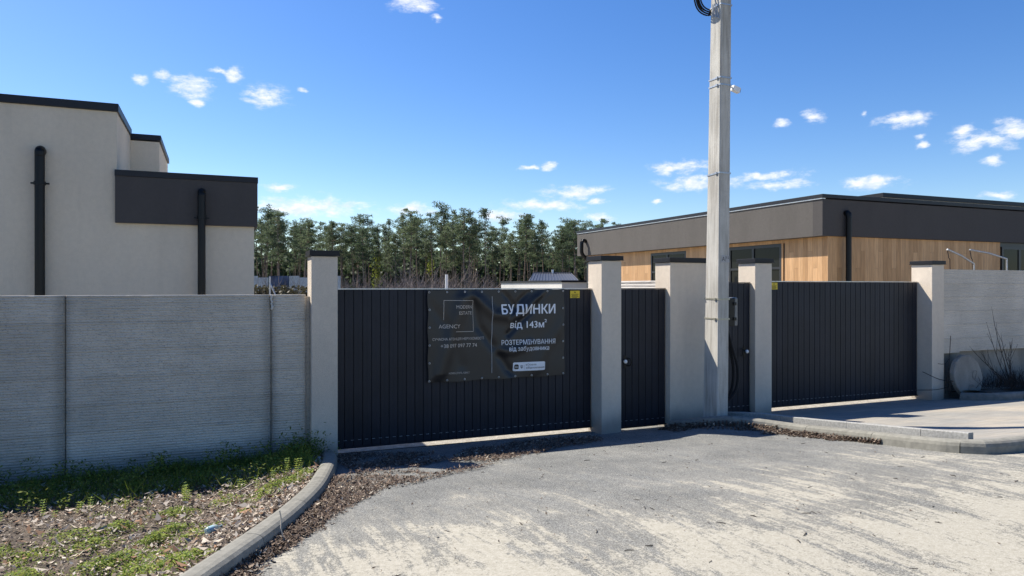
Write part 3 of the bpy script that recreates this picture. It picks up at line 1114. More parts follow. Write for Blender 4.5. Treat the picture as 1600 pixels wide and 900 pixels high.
def strip_on(parent, name, pts, wid, mt, vf=bv, lift=0.007):
    verts, faces = [], []
    for p, q in zip(pts[:-1], pts[1:]):
        p, q = Vector((p[0], p[1])), Vector((q[0], q[1]))
        n = max(2, int((q - p).length / 0.025))
        d = (q - p).normalized()
        nr = Vector((-d.y, d.x)) * wid / 2
        b0 = len(verts)
        for i in range(n + 1):
            c_ = p + (q - p) * i / n
            for s_ in (1, -1):
                e = c_ + nr * s_
                verts.append((e.x, vf(e.x, e.y) - lift, e.y))
        for i in range(n):
            faces.append((b0 + 2 * i, b0 + 2 * i + 1, b0 + 2 * i + 3, b0 + 2 * i + 2))
    return obj(name, (verts, faces), M[mt], parent)


strip_on(bn, 'frame_line', [(2.865, 1.70), (2.865, 1.965), (3.287, 1.960), (3.287, 1.535), (3.03, 1.537)], 0.006, 'print_gold')
strip_on(bn, 'divider_line', [(3.565, 2.016), (3.561, 0.95)], 0.009, 'print_line')


def patch(parent, name, u0, u1, z0, z1, r, mt, lift, n=14):
    """rounded rectangle print laid on the banner surface"""
    verts, faces = [], []
    for j in range(n + 1):
        z = z0 + (z1 - z0) * j / n
        q = min(z - z0, z1 - z)
        ins = r - math.sqrt(max(0, r * r - (r - q) ** 2)) if q < r else 0
        for i in range(n + 1):
            u = u0 + ins + (u1 - u0 - 2 * ins) * i / n
            verts.append((u, bv(u, z) - lift, z))
    for j in range(n):
        for i in range(n):
            k = j * (n + 1) + i
            faces.append((k, k + 1, k + n + 2, k + n + 1))
    return obj(name, (verts, faces), M[mt], parent)


bd = patch(bn, 'badge', 3.882, 4.376, 0.958, 1.082, 0.016, 'print_white', 0.006)
ap = patch(bd, 'app_mark', 3.900, 3.966, 0.985, 1.053, 0.018, 'banner', 0.009, 10)
text_mesh('Дія', 3.909, 1.008, 0.048, 0.020, bv, M['print_white'], bd, lift=0.012)
strip_on(bd, 'emblem', [(3.998, 1.040), (3.998, 1.012), (4.013, 0.998), (4.028, 1.012), (4.028, 1.040)], 0.006, 'banner', lift=0.009)
strip_on(bd, 'emblem', [(4.013, 1.043), (4.013, 0.992)], 0.007, 'banner', lift=0.008)
strip_on(bd, 'rule', [(4.054, 1.042), (4.054, 0.978)], 0.003, 'print_line', lift=0.009)
text_mesh('єОселя', 4.077, 1.031, 0.155, 0.026, bv, M['banner'], bd, lift=0.009)
text_mesh('єВідновлення', 4.080, 0.988, 0.283, 0.026, bv, M['banner'], bd, lift=0.009)


# yellow stickers
def sticker(label, u0, u1, z0, z1, v):
    t = thing('warning_sticker', label, 'sticker', ((u0 + u1) / 2, v, z0), 'yellow warning stickers on the gates')
    obj('panel', bx(u0, u1, v - 0.004, v - 0.001, z0, z1), M['yellow'], t)
    um = (u0 + u1) / 2
    bm = bmesh.new()
    f = [bm.verts.new(p) for p in ((um - 0.014, v - 0.0055, z1 - 0.032), (um + 0.014, v - 0.0055, z1 - 0.032), (um, v - 0.0055, z1 - 0.008))]
    bm.faces.new(f)
    obj('warning_mark', bm, M['black'], t)
    bm = bmesh.new()
    for k, (fr, zz) in enumerate(((.36, .052), (.30, .068), (.38, .084), (.26, .099))):
        w_ = (u1 - u0) * fr
        x = um - w_
        while x < um + w_:
            l = random.uniform(0.006, 0.016)
            box(bm, x, min(x + l, um + w_), v - 0.0055, v - 0.0042, z1 - zz - 0.004, z1 - zz + 0.004)
            x += l + 0.005
    obj('small_print', bm, M['black'], t)


sticker('yellow warning sticker in the top corner of the banner gate', 4.815, 4.972, 1.985, 2.092, 9.288)
sticker('yellow warning sticker in the top left corner of the right gate', 8.575, 8.725, 2.105, 2.22, 9.288)


# ------------------------------------------------------------------ left house
def downpipe(parent, u, v, ztop, zbot, r, wall_v, ring=None):
    p = [(u, wall_v + 0.02, ztop - 0.02), (u, v + 0.05, ztop), (u, v + 0.01, ztop - 0.025), (u, v, ztop - 0.09), (u, v, ztop - 0.4), (u, v, zbot)]
    d = obj('downpipe', tube(bmesh.new(), crom(p, 0.03), r, 14), M['black'], parent, smooth=True)
    for z in ([ring] if ring else []):
        bm = tube(bmesh.new(), [(u, v, z - 0.025), (u, v, z + 0.025)], r + 0.012, 14)
        box(bm, u - r - 0.05, u + r + 0.05, v + 0.01, v + 0.03, z - 0.012, z + 0.012)
        box(bm, u - 0.01, u + 0.01, v + 0.02, wall_v, z - 0.01, z + 0.01)
        obj('bracket', bm, M['black'], d)
    return d


h1 = thing('house', 'cream stucco house with black fascia behind the left wall', 'house', (-3, 14, 0))
bm = bmesh.new()
lo_ = [bm.verts.new((x, 12.0, z)) for x, z in ((-9, -.05), (.582, -.05), (.582, 3.82), (-1.335, 3.82), (-1.335, 4.745), (-9, 4.745))]
hi_ = [bm.verts.new((q.co.x, 13.858, q.co.z)) for q in lo_]
bm.faces.new(lo_)
bm.faces.new(hi_[::-1])
for k in range(6):
    bm.faces.new((lo_[k], lo_[(k + 1) % 6], hi_[(k + 1) % 6], hi_[k]))
obj('wall', bm, M['house_stucco'], h1)
obj('wall', bx(-9.0, -0.888, 13.86, 16.3, -0.05, 4.68), M['house_stucco'], h1)
obj('wall', bx(-0.886, 0.582, 13.859, 22.0, -0.05, 3.82), M['house_stucco'], h1)
obj('fascia', bx(-1.352, 0.632, 11.94, 11.998, 3.10, 3.79), M['fascia'], h1)
obj('fascia', bx(0.584, 0.632, 12.0, 22.0, 3.10, 3.79), M['fascia'], h1)
obj('coping', bx(-1.358, 0.640, 11.93, 12.3, 3.792, 3.882, bev=0.004), M['coping'], h1)
obj('coping', bx(0.30, 0.640, 12.302, 22.0, 3.792, 3.882, bev=0.004), M['coping'], h1)
obj('coping', bx(-9.05, -1.31, 11.965, 12.3, 4.747, 4.862, bev=0.004), M['coping'], h1)
obj('coping', bx(-1.62, -1.31, 12.302, 13.83, 4.747, 4.862, bev=0.004), M['coping'], h1)
obj('coping', bx(-1.62, -0.86, 13.832, 14.2, 4.70, 4.796, bev=0.004), M['coping'], h1)
obj('coping', bx(-1.15, -0.86, 14.202, 16.34, 4.70, 4.796, bev=0.004), M['coping'], h1)
downpipe(h1, -2.285, 11.89, 4.10, 0.0, 0.064, 12.0, 3.62)
downpipe(h1, -0.180, 11.85, 3.61, 0.0, 0.056, 11.95, 3.20)

# ------------------------------------------------------------------ right house
h2 = thing('house', 'long low house with grey roof band and wooden cladding on the right', 'house', (20, 18, 0))
U0, V0, UE, VE = 13.62, 13.0, 34.0, 25.64
obj('roof_band', bx(U0, U0 + 0.30, V0 + 0.302, VE, 3.395, 4.285), M['grey_stucco'], h2)
obj('roof_band', bx(U0, UE, V0, V0 + 0.30, 3.395, 4.285), M['fascia'], h2)
obj('roof', bx(U0 + 0.302, UE, V0 + 0.302, VE, 3.40, 4.20), M['fascia'], h2)
obj('drip_edge', bx(U0 - 0.022, U0 + 0.1, V0 - 0.0, VE, 4.287, 4.312), M['alu'], h2)
obj('coping', bx(U0 - 0.03, U0 + 0.36, V0 + 0.332, VE + 0.03, 4.314, 4.404, bev=0.004), M['coping'], h2)
obj('coping', bx(U0 - 0.03, UE, V0 - 0.03, V0 + 0.33, 4.288 + 0.026, 4.404, bev=0.004), M['coping'], h2)
obj('roof_block', bx(20.5, 40, 17.03, 24, 4.1, 5.13), M['white_wall'], h2)
obj('coping', bx(20.44, 40, 16.96, 17.3, 5.132, 5.27, bev=0.004), M['coping'], h2)
obj('coping', bx(20.44, 20.74, 17.302, 24, 5.132, 5.27, bev=0.004), M['coping'], h2)
wu, wv = 13.90, 13.10          # carcass behind the planks
obj('wall', bx(wu, UE, wv, 25.36, -0.05, 3.394), M['frame'], h2)
plank_cache = {}


def plank(parent, along, pos, z0, z1, face):
    key = (along, round(z1 - z0, 2))
    if key not in plank_cache:
        bm = bx(-0.077, 0.077, -0.011, 0.011, 0, z1 - z0, bev=0.002)
        me = mesh_of('plank', bm, M['wood'])
        plank_cache[key] = me
    if along == 'u':
        return put_mesh('plank', plank_cache[key], parent, (pos, face, z0))
    return put_mesh('plank', plank_cache[key], parent, (face, pos, z0), (0, 0, math.pi / 2))


WIN = [(14.62, 16.70), (18.75, 20.73)]      # along the left side
FW = [(20.35, 21.9)]
stag = [1.22, 2.05, 1.62, 0.85]
i = 0
x = wu - 0.03
while x < 22.6:
    if not any(a_ - 0.08 < x < b_ + 0.08 for a_, b_ in FW):
        s_ = stag[(i * 3) % 4]
        plank(h2, 'u', x + 0.08, 0.02, 1.0 + s_ - 0.003, wv - 0.013)
        plank(h2, 'u', x + 0.08, 1.0 + s_, 3.392, wv - 0.013)
    x += 0.157
    i += 1
y = wv + 0.07
while y < 25.25:
    s_ = stag[(i * 3) % 4]
    if any(a_ - 0.07 < y < b_ + 0.07 for a_, b_ in WIN):
        plank(h2, 'v', y, 3.30, 3.392, wu - 0.013)
        plank(h2, 'v', y, 0.02, 0.60, wu - 0.013)
    else:
        plank(h2, 'v', y, 0.02, 1.0 + s_ - 0.003, wu - 0.013)
        plank(h2, 'v', y, 1.0 + s_, 3.392, wu - 0.013)
    y += 0.157
    i += 1
for a_, b_ in WIN:
    z0, z1 = 0.62, 3.28
    f = wu - 0.03
    bm = bmesh.new()
    box(bm, f, f + 0.06, a_, a_ + 0.07, z0, z1)
    box(bm, f, f + 0.06, b_ - 0.07, b_, z0, z1)
    box(bm, f, f + 0.06, a_ + 0.07, b_ - 0.07, z1 - 0.07, z1)
    box(bm, f, f + 0.06, a_ + 0.07, b_ - 0.07, z0, z0 + 0.07)
    mid = a_ + (b_ - a_) * 0.52
    box(bm, f, f + 0.06, mid - 0.04, mid + 0.04, z0 + 0.07, z1 - 0.07)
    box(bm, f + 0.002, f + 0.058, a_ + 0.07, mid - 0.04, 2.62, 2.68)
    box(bm, f + 0.002, f + 0.058, mid + 0.04, b_ - 0.07, 2.62, 2.68)
    wn = obj('window', bm, M['frame'], h2)
    for p, q in ((a_ + .07, mid - .04), (mid + .04, b_ - .07)):
        obj('pane', bx(f + 0.025, f + 0.035, p, q, z0 + .07, 2.618), M['glass'], wn)
        obj('pane', bx(f + 0.025, f + 0.035, p, q, 2.682, z1 - .07), M['glass'], wn)
    obj('reveal', bx(wu - 0.028, wu - 0.003, a_ - 0.06, a_ - 0.003, z0, z1 + .02), M['wood'], wn)
    obj('reveal', bx(wu - 0.028, wu - 0.003, b_ + 0.003, b_ + 0.06, z0, z1 + .02), M['wood'], wn)
for a_, b_ in FW:
    z0, z1 = 0.9, 3.27
    f = wv - 0.05
    bm = bmesh.new()
    box(bm, a_, a_ + 0.07, f, f + 0.05, z0, z1)
    box(bm, b_ - 0.07, b_, f, f + 0.05, z0, z1)
    box(bm, a_ + 0.07, b_ - 0.07, f, f + 0.05, z1 - 0.07, z1)
    box(bm, a_ + 0.07, b_ - 0.07, f, f + 0.05, z0, z0 + 0.07)
    mid = (a_ + b_) / 2
    box(bm, mid - 0.05, mid + 0.05, f, f + 0.05, z0 + .07, z1 - .07)
    wn = obj('window', bm, M['frame'], h2)
    for p, q in ((a_ + .07, mid - .05), (mid + .05, b_ - .07)):
        obj('pane', bx(p, q, f + 0.02, f + 0.03, z0 + .07, z1 - .07), M['glass'], wn)
x = 14.37
p = [(x, V0 + 0.05, 3.95), (x, V0 - 0.07, 3.97), (x, V0 - 0.10, 3.88), (x, V0 - 0.10, 3.4), (x, V0 - 0.10, 0.0)]
obj('downpipe', tube(bmesh.new(), crom(p, 0.04), 0.068, 14), M['black'], h2, smooth=True)
# swan neck at the far end of the side
yv = 24.9
p = [(U0 + 0.02, yv, 3.95), (U0 - 0.16, yv, 3.98), (U0 - 0.2, yv, 3.75), (U0 - 0.17, yv, 3.45), (U0 + 0.05, yv - .05, 3.2), (wu - 0.12, yv - .1, 3.0), (wu - 0.11, yv - .1, 2.5), (wu - 0.11, yv - .1, 0.0)]
obj('downpipe', tube(bmesh.new(), crom(p, 0.06), 0.075, 12), M['black'], h2, smooth=True)

# thin metal arms standing out above the right wall
for k, (pa, pb, pd, lab) in enumerate((((15.96, 11.5, 3.03), (16.90, 11.5, 2.70), (16.93, 11.5, 2.40), 'left of two thin slanting metal arms above the right wall'),
                                       ((16.75, 11.5, 3.04), (18.11, 11.5, 2.84), (18.13, 11.5, 2.30), 'right of two thin slanting metal arms above the right wall'))):
    t = thing('awning_arm', lab, 'metal arm', (pb[0], pb[1], 0.05), 'metal arms above the right wall')
    pa, pb, pd = Vector(pa), Vector(pb), Vector(pd)
    obj('arm', tube(bmesh.new(), [pa, pa.lerp(pb, .5) + Vector((0, 0, .03)), pb], 0.022, 8), M['galv'], t)
    obj('post', tube(bmesh.new(), [pb, Vector((pd.x, pd.y, 0.05))], 0.020, 8), M['galv'], t)
    obj('wire', tube(bmesh.new(), crom([pa, pa + Vector((0.05, 0, -.2)), pa + Vector((0.10, 0, -.5)), (pa.x + .1, pa.y, 0.05)], 0.08), 0.010, 5), M['dark_twig'], t)

# ------------------------------------------------------------------ things against the right wall
t = thing('concrete_lid', 'round concrete well lid leaning on its edge against the right wall', 'well lid', (12.80, 8.98, 0.1))
bm = bmesh.new()
r0, th = 0.385, 0.10
ring = []
for (yy, rr) in ((0.0, r0 - 0.012), (-th, r0 - 0.012), (-th + .012, r0), (-.012, r0)):
    pass
prof = [(0.0, r0 - 0.014), (-0.014, r0), (-th + 0.014, r0), (-th, r0 - 0.014)]
rings = [[bm.verts.new((12.83 + rr * math.cos(i * 2 * math.pi / 40), yy, 0.50 + rr * math.sin(i * 2 * math.pi / 40))) for i in range(40)] for yy, rr in prof]
for j in range(3):
    for i in range(40):
        bm.faces.new((rings[j][i], rings[j][(i + 1) % 40], rings[j + 1][(i + 1) % 40], rings[j + 1][i]))
bm.faces.new(rings[0])
bm.faces.new(rings[3])
for q in bm.verts:
    nn = mnoise.noise(Vector((q.co.x * 9, q.co.z * 9, 3)))
    q.co.x += nn * .014
    q.co.z += mnoise.noise(Vector((q.co.x * 9, q.co.z * 9, 8))) * .014
    q.co.y = 9.08 + q.co.y - 0.10 - (0.885 - q.co.z) * 0.14
obj('disc', bm, M['found'], t)
for (uu, zz, sc) in ((12.98, 0.52, 1.0), (12.84, 0.27, 1.0)):
    pts = [(uu + 0.055 * math.cos(i * math.pi / 6 + .6), 9.08 - 0.205 - (0.885 - zz) * 0.14 - 0.012 - .01 * math.sin(i), zz + 0.085 * math.sin(i * math.pi / 6 + .6)) for i in range(10)]
    obj('lifting_loop', tube(bmesh.new(), pts, 0.006, 6), M['found'], t)
bm = bmesh.new()
bmesh.ops.create_icosphere(bm, subdivisions=3, radius=0.17)
for q in bm.verts:
    n_ = q.co.normalized()
    q.co = Vector((14.55 + q.co.x * 1.7, 8.62 + q.co.y, 0.42 + q.co.z * 0.8)) + n_ * 0.03 * mnoise.noise(n_ * 2)
o = obj('boulder', bm, M['found'], smooth=True, base=(14.55, 8.62, 0.3))
tag(o, 'rounded grey stone lying in the bed at the right edge', 'stone')


def branchy(bm, base, d, length, r, depth, rnd, spread=0.5, up=0.15, sides=4, tips=None):
    n = 4
    pts = [Vector(base)]
    d = Vector(d).normalized()
    for i in range(n):
        d = (d + Vector((rnd.uniform(-1, 1), rnd.uniform(-1, 1), rnd.uniform(-.6, 1) * .8 + up)) * 0.16).normalized()
        pts.append(pts[-1] + d * length / n)
    tube(bm, pts, [r * (1 - 0.7 * i / n) for i in range(n + 1)], sides, cap=False)
    if tips is not None:
        tips.append(pts[-1])
    if depth > 0:
        for k in range(rnd.randint(2, 4)):
            i = rnd.randint(1, n)
            dd = (d + Vector((rnd.uniform(-1, 1), rnd.uniform(-1, 1), rnd.uniform(-.4, 1))) * spread * 1.6).normalized()
            branchy(bm, pts[i], dd, length * rnd.uniform(.4, .65), r * 0.55, depth - 1, rnd, spread, up, sides, tips)


rd = random.Random(3)
t = thing('bare_shrub', 'dark bare shrub with long thin twigs against the right wall', 'shrub', (14.0, 8.75, 0.2))
bm = bmesh.new()
for (dx, dy, dz, L) in ((-0.36, .05, 1.0, 1.75), (-.75, .08, 1.0, 1.65), (-.55, .02, 1, 1.3), (-1.3, 0, .55, 1.6), (-1.6, -.1, .6, 1.2), (.3, .1, 1, 1.0), (-.4, 0, .9, 1.0), (.8, -.1, .6, .9), (-.9, .1, .7, 1.1), (.1, .1, 1, .8)):
    pts = [Vector((14.0 + rd.uniform(-.08, .08), 8.78 + rd.uniform(-.05, .05), 0.25))]
    d = Vector((dx, dy, dz)).normalized()
    L *= .86
    for k in range(6):
        d = (d + Vector((rd.uniform(-.07, .07), rd.uniform(-.04, .04), 0.05))).normalized()
        pts.append(pts[-1] + d * L / 6)
    tube(bm, pts, [0.009 - 0.0011 * k for k in range(7)], 5)
    for k in range(4):
        s_ = pts[rd.randint(2, 5)]
        tube(bm, [s_, s_ + (d + Vector((rd.uniform(-.8, .8), rd.uniform(-.3, .3), rd.uniform(-.2, .7)))).normalized() * rd.uniform(.15, .4)], [0.004, 0.002], 4)
obj('twigs', bm, M['dark_twig'], t)
bm = bmesh.new()
for k in range(420):
    p = Vector((14.15 + rd.gauss(0, .55), 8.75 + rd.gauss(0, .16), 0.28))
    tube(bm, [p, p + Vector((rd.uniform(-.25, .25), rd.uniform(-.1, .1), rd.uniform(.02, .34)))], [0.005, 0.002], 3)
obj('brush', bm, M['dark_twig'], t)['kind'] = 'stuff'
t = thing('fallen_branch', 'thin dark branches lying against the rightmost pillar', 'branch', (12.3, 8.9, 0.1))
bm = bmesh.new()
for (p, q, r_) in (((11.75, 8.93, .62), (12.5, 8.86, .42), .007), ((11.6, 8.93, .30), (12.5, 8.88, .34), .006), ((12.3, 8.9, .2), (12.47, 8.92, 1.25), .006), ((12.15, 8.93, .75), (12.42, 8.9, .85), .005), ((12.42, 8.9, .15), (12.35, 8.88, .6), .012)):
    p, q = Vector(p), Vector(q)
    tube(bm, crom([p, p.lerp(q, .5) + Vector((0, -.02, rd.uniform(-.06, .06))), q], 0.1), r_, 5)
obj('twigs', bm, M['dark_twig'], t)

# ------------------------------------------------------------------ background
t = thing('flat_building', 'low white flat roofed building with black edge beyond the gate', 'building', (17, 33, 0))
obj('wall', bx(15.12, 15.42, 30.302, 37.7, -0.05, 2.36), M['white_wall'], t)
obj('wall', bx(15.12, 24, 30, 30.3, -0.05, 2.36), M['white_wall'], t)
obj('coping', bx(15.07, 15.5, 30.352, 37.75, 2.362, 2.452), M['coping'], t)
obj('coping', bx(15.07, 24, 29.95, 30.35, 2.362, 2.455), M['coping'], t)


def to_uv(x, d, z):
    """camera-side offset x (right) and distance d to plan coordinates"""
    return Vector((x * 0.9224 + d * 0.3864, -x * 0.3864 + d * 0.9224, z))


t = thing('shed', 'small shed with dark tin gable roof showing above the flat building', 'shed', tuple(to_uv(2.6, 46, 0)))
A, B_ = to_uv(1.15, 46, 2.55), to_uv(4.3, 46, 2.55)
C_, D_ = to_uv(4.3, 50, 2.55), to_uv(1.15, 50, 2.55)
R1, R2 = to_uv(1.45, 48, 3.08), to_uv(4.0, 48, 3.05)
bm = bmesh.new()
v6 = [bm.verts.new(p) for p in (A, B_, C_, D_, R1, R2)]
for f in ((0, 1, 5, 4), (2, 3, 4, 5), (1, 2, 5), (3, 0, 4), (3, 2, 1, 0)):
    bm.faces.new([v6[k] for k in f])
rf = obj('roof', bm, M['roof_tin'], t)
bm = bmesh.new()
n = 16
for k in range(n + 1):
    s_ = k / n
    p, q = A.lerp(B_, s_), R1.lerp(R2, s_)
    tube(bm, [p + Vector((0, 0, .02)), q + Vector((0, 0, .02))], 0.018, 4)
tube(bm, [R1 + Vector((0, 0, .03)), R2 + Vector((0, 0, .03))], 0.035, 6)
obj('seam', bm, M['roof_tin'], rf)
obj('vent', tube(bmesh.new(), [to_uv(2.75, 48, 3.0), to_uv(2.75, 48, 3.3)], 0.07, 8), M['white'], rf)
bm = bmesh.new()
a4 = [bm.verts.new(to_uv(x_, d_, z_)) for z_ in (-.05, 2.545) for x_, d_ in ((1.3, 46.2), (4.15, 46.2), (4.15, 49.8), (1.3, 49.8))]
for k in range(4):
    bm.faces.new((a4[k], a4[(k + 1) % 4], a4[4 + (k + 1) % 4], a4[4 + k]))
obj('wall', bm, M['white_wall'], t)

o = obj('fence_post', tube(bmesh.new(), [to_uv(-2.3, 25, -.05), to_uv(-2.3, 25, 2.58)], 0.055, 10), M['white'], base=tuple(to_uv(-2.3, 25, 0)))
tag(o, 'white slim post showing above the banner gate', 'post')

t = thing('sheet_fence', 'white and blue corrugated sheet fence beyond the left house', 'fence', tuple(to_uv(-13, 44, 0)))
x = -17.0
k = 0
while x < -11.2:
    wd = 0.62
    bm = bmesh.new()
    n = 12
    lo = [bm.verts.new(to_uv(x + wd * i / n, 44 + 0.035 * (i % 2), 1.5)) for i in range(n + 1)]
    hi = [bm.verts.new(to_uv(x + wd * i / n, 44 + 0.035 * (i % 2), 2.82 - (0.10 if k % 4 == 2 else 0))) for i in range(n + 1)]
    for i in range(n):
        bm.faces.new((lo[i], lo[i + 1], hi[i + 1], hi[i]))
    ex = bmesh.ops.extrude_face_region(bm, geom=bm.faces[:])
    off = to_uv(0, 0.01, 0)
    for g in ex['geom']:
        if isinstance(g, bmesh.types.BMVert):
            g.co += off
    obj('sheet', bm, M['fence_blue' if k % 9 in (3, 4, 7) else 'fence_white'], t)
    x += wd + 0.02
    k += 1
for x in (-16, -13, -11):
    obj('post', tube(bmesh.new(), [to_uv(x, 44.12, -.05), to_uv(x, 44.12, 2.7)], 0.05, 6), M['galv'], t)
t = thing('braced_post', 'grey steel post with a slanting brace above the left wall', 'post', tuple(to_uv(-10.1, 30, 0)))
obj('post', tube(bmesh.new(), [to_uv(-10.22, 30, -.05), to_uv(-10.22, 30, 2.58)], 0.035, 8), M['galv'], t)
obj('brace', tube(bmesh.new(), [to_uv(-10.19, 29.9, 2.3), to_uv(-9.1, 29.9, -.05)], 0.03, 8), M['galv'], t)

# ------------------------------------------------------------------ pines of the forest edge


def pine_variant(k):
    rd = random.Random(100 + k)
    H = 12.0
    bm = bmesh.new()
    lean = Vector((rd.uniform(-.3, .3), rd.uniform(-.3, .3), 0))

    def tr(z):
        s_ = z / H
        return Vector((lean.x * s_ * s_ + 0.10 * math.sin(s_ * 5 + k), lean.y * s_ * s_ + 0.08 * math.cos(s_ * 4 + k), z))
    zs = [H * i / 12 for i in range(13)]
    tube(bm, [tr(z) for z in zs], [0.13 * (1 - 0.86 * i / 12) for i in range(13)], 6)
    V, F = [], []
    base = rd.uniform(.40, .62)
    slim = rd.uniform(.62, 1.1)
    z = H * base
    cs = []
    while z < H * 0.985:
        s_ = (z / H - base) / (1 - base)
        R = (0.30 + 1.75 * min(1, .45 + s_ * 2.2) * (1 - s_) ** (.55 if k % 3 else .35)) * rd.uniform(.45, 1.3) * slim
        for j in range(rd.randint(3, 5)):
            if rd.random() < 0.22:
                continue
            a_ = rd.uniform(0, 2 * math.pi)
            L = R * rd.uniform(.6, 1.15)
            p0 = tr(z)
            d = Vector((math.cos(a_), math.sin(a_), rd.uniform(-.1, .35) + 0.35 * s_))
            p1 = p0 + d * L * .55
            p2 = p0 + d * L + Vector((0, 0, .12 * L))
            tube(bm, [p0, p1, p2], [0.035, 0.025, 0.01], 3, cap=False)
            nc = max(1, int(L / 0.42))
            for q in range(nc):
                f_ = 1 - q * 0.30
                c_ = p0.lerp(p2, f_) + Vector((rd.gauss(0, .13), rd.gauss(0, .13), rd.gauss(.05, .10)))
                cs.append((c_, rd.uniform(.20, .36)))
        z += rd.uniform(.36, .66) * (1 - .35 * s_)
    for q in range(5):
        cs.append((tr(H * (1.0 - .022 * q)), .10 + .022 * q))
    # a few dead snags low on the trunk
    for j in range(7):
        z = H * rd.uniform(.12, base)
        a_ = rd.uniform(0, 6.28)
        tube(bm, [tr(z), tr(z) + Vector((math.cos(a_), math.sin(a_), rd.uniform(-.2, .2))) * rd.uniform(.4, 1.0)], [0.02, .006], 3, cap=False)
    for c_, r_ in cs:
        for q in range(int(29 * (r_ / .28) ** 1.5) + 7):
            n_ = Vector((rd.gauss(0, 1.12), rd.gauss(0, 1.12), rd.gauss(0, .48)))
            p = c_ + n_ * r_ * 0.52
            d = (n_.normalized() + Vector((rd.gauss(0, .5), rd.gauss(0, .5), rd.gauss(.2, .5)))).normalized()
            w_ = d.cross(Vector((rd.gauss(0, 1), rd.gauss(0, 1), rd.gauss(0, 1)))).normalized() * rd.uniform(.03, .055)
            L = rd.uniform(.13, .26)
            b0 = len(V)
            V += [p - w_, p + w_, p + d * L + w_ * .35, p + d * L - w_ * .35]
            F.append((b0, b0 + 1, b0 + 2, b0 + 3))
    tm = mesh_of('trunk', bm, M['bark'])
    cm = bpy.data.meshes.new('crown')
    cm.from_pydata([tuple(q) for q in V], [], F)
    cm.materials.append(M['needle'])
    return tm, cm


PV = [pine_variant(k) for k in range(11)]
rd = random.Random(21)


def pine(x, d, h, label, k, group):
    tm, cm = PV[k]
    p = to_uv(x, d, -0.05)
    t = thing('pine_tree', label, 'tree', tuple(p), group)
    s_ = h / 12.0
    t.scale = (s_ * rd.uniform(.72, 1.12), s_ * rd.uniform(.72, 1.12), s_)
    t.rotation_euler = (0, 0, rd.uniform(0, 6.28))
    for nm, me in (('trunk', tm), ('crown', cm)):
        o_ = bpy.data.objects.new(nm, me)
        COL.objects.link(o_)
        o_.parent = t


# skyline of the photograph: picture column -> height above eye per metre of distance
SKY = [(340, .105), (395, .105), (425, .112), (447, .098), (492, .098), (530, .098), (560, .104), (600, .094), (640, .104), (667, .092), (690, .116), (718, .113), (735, .101), (765, .107), (800, .092), (830, .101), (852, .092), (870, .079), (885, .096), (905, .087), (925, .089), (945, .096), (975, .082), (1010, .075)]


def skyh(x):
    for (a_, p), (b_, q) in zip(SKY[:-1], SKY[1:]):
        if a_ <= x <= b_:
            return p + (q - p) * (x - a_) / (b_ - a_)
    return SKY[0][1] if x < SKY[0][0] else SKY[-1][1]


GRP = 'pines of the forest edge beyond the gate'
n = 0
for row, (d0, d1, cnt, hk) in enumerate(((84, 90, 28, 1.0), (91, 98, 32, .98), (99, 108, 34, .97), (109, 120, 34, .95))):
    for i in range(cnt):
        px_ = 330 + 660 * (i + rd.uniform(.1, .9)) / cnt
        d = rd.uniform(d0, d1)
        x = (px_ - 800) / 1110 * d
        h = (skyh(px_) * d * min(1.03, max(.62, rd.gauss(.90, .11))) * hk + 2.15)
        if 855 < px_ < 876:
            h *= .82
        spot = ('behind the corner of the left house', 'behind the first pillar', 'above the left half of the banner gate', 'above the left half of the banner', 'above the right half of the banner', 'behind the shed and flat building', 'behind the end of the right house')[sum(px_ > q for q in (440, 530, 665, 775, 850, 915))]
        lab = ('front row pine ', 'second row pine ', 'pine deep in the forest ', 'rearmost pine ')[row] + spot
        pine(x, d, h, lab, (n * 5 + i) % 11, GRP)
        n += 1

# low bare shrubs and a pale green one in front of the trees


def bush_mesh(k):
    rd = random.Random(k)
    bm = bmesh.new()
    tips = []
    for i in range(16):
        a_ = rd.uniform(0, 6.28)
        branchy(bm, (rd.uniform(-.3, .3), rd.uniform(-.3, .3), 0), (math.cos(a_) * .7, math.sin(a_) * .7, 1), rd.uniform(1.2, 2.3), 0.026, 2, rd, .5, .2, 3, tips)
    return mesh_of('twigs', bm, M['twig'])


BM_ = [bush_mesh(k) for k in (1, 2, 3)]
rd = random.Random(5)
for i, (px_, d, sc) in enumerate(((545, 60, 1.0), (575, 66, 1.0), (605, 58, .95), (630, 62, 1.15), (655, 64, 1.3), (680, 60, 1.2), (705, 60, 1.1), (735, 66, 1.15), (760, 70, 1.0), (420, 36, .7), (440, 36, .68), (462, 35, .72), (480, 37, .7), (405, 35, .66), (520, 64, 1.0), (800, 72, 1.0), (560, 72, 1.1), (590, 74, 1.2), (618, 70, 1.0), (645, 73, 1.25), (668, 70, 1.2), (692, 68, 1.2), (718, 72, 1.2), (748, 74, 1.1), (775, 72, .9))):
    p = to_uv((px_ - 800) / 1110 * d, d, -.05)
    near = d < 40
    t = thing('bare_shrub', 'brown leafless brush below the sheet fence left of the gate' if near else 'brown leafless shrub at the foot of the pine forest', 'shrub', tuple(p), 'leafless brush below the sheet fence' if near else 'leafless shrubs before the forest')
    t.scale = (sc * 1.25, sc * 1.25, sc * (1.3 if near else 1.08))
    t.rotation_euler = (0, 0, rd.uniform(0, 6))
    o_ = bpy.data.objects.new('twigs', BM_[i % 3])
    COL.objects.link(o_)
    o_.parent = t


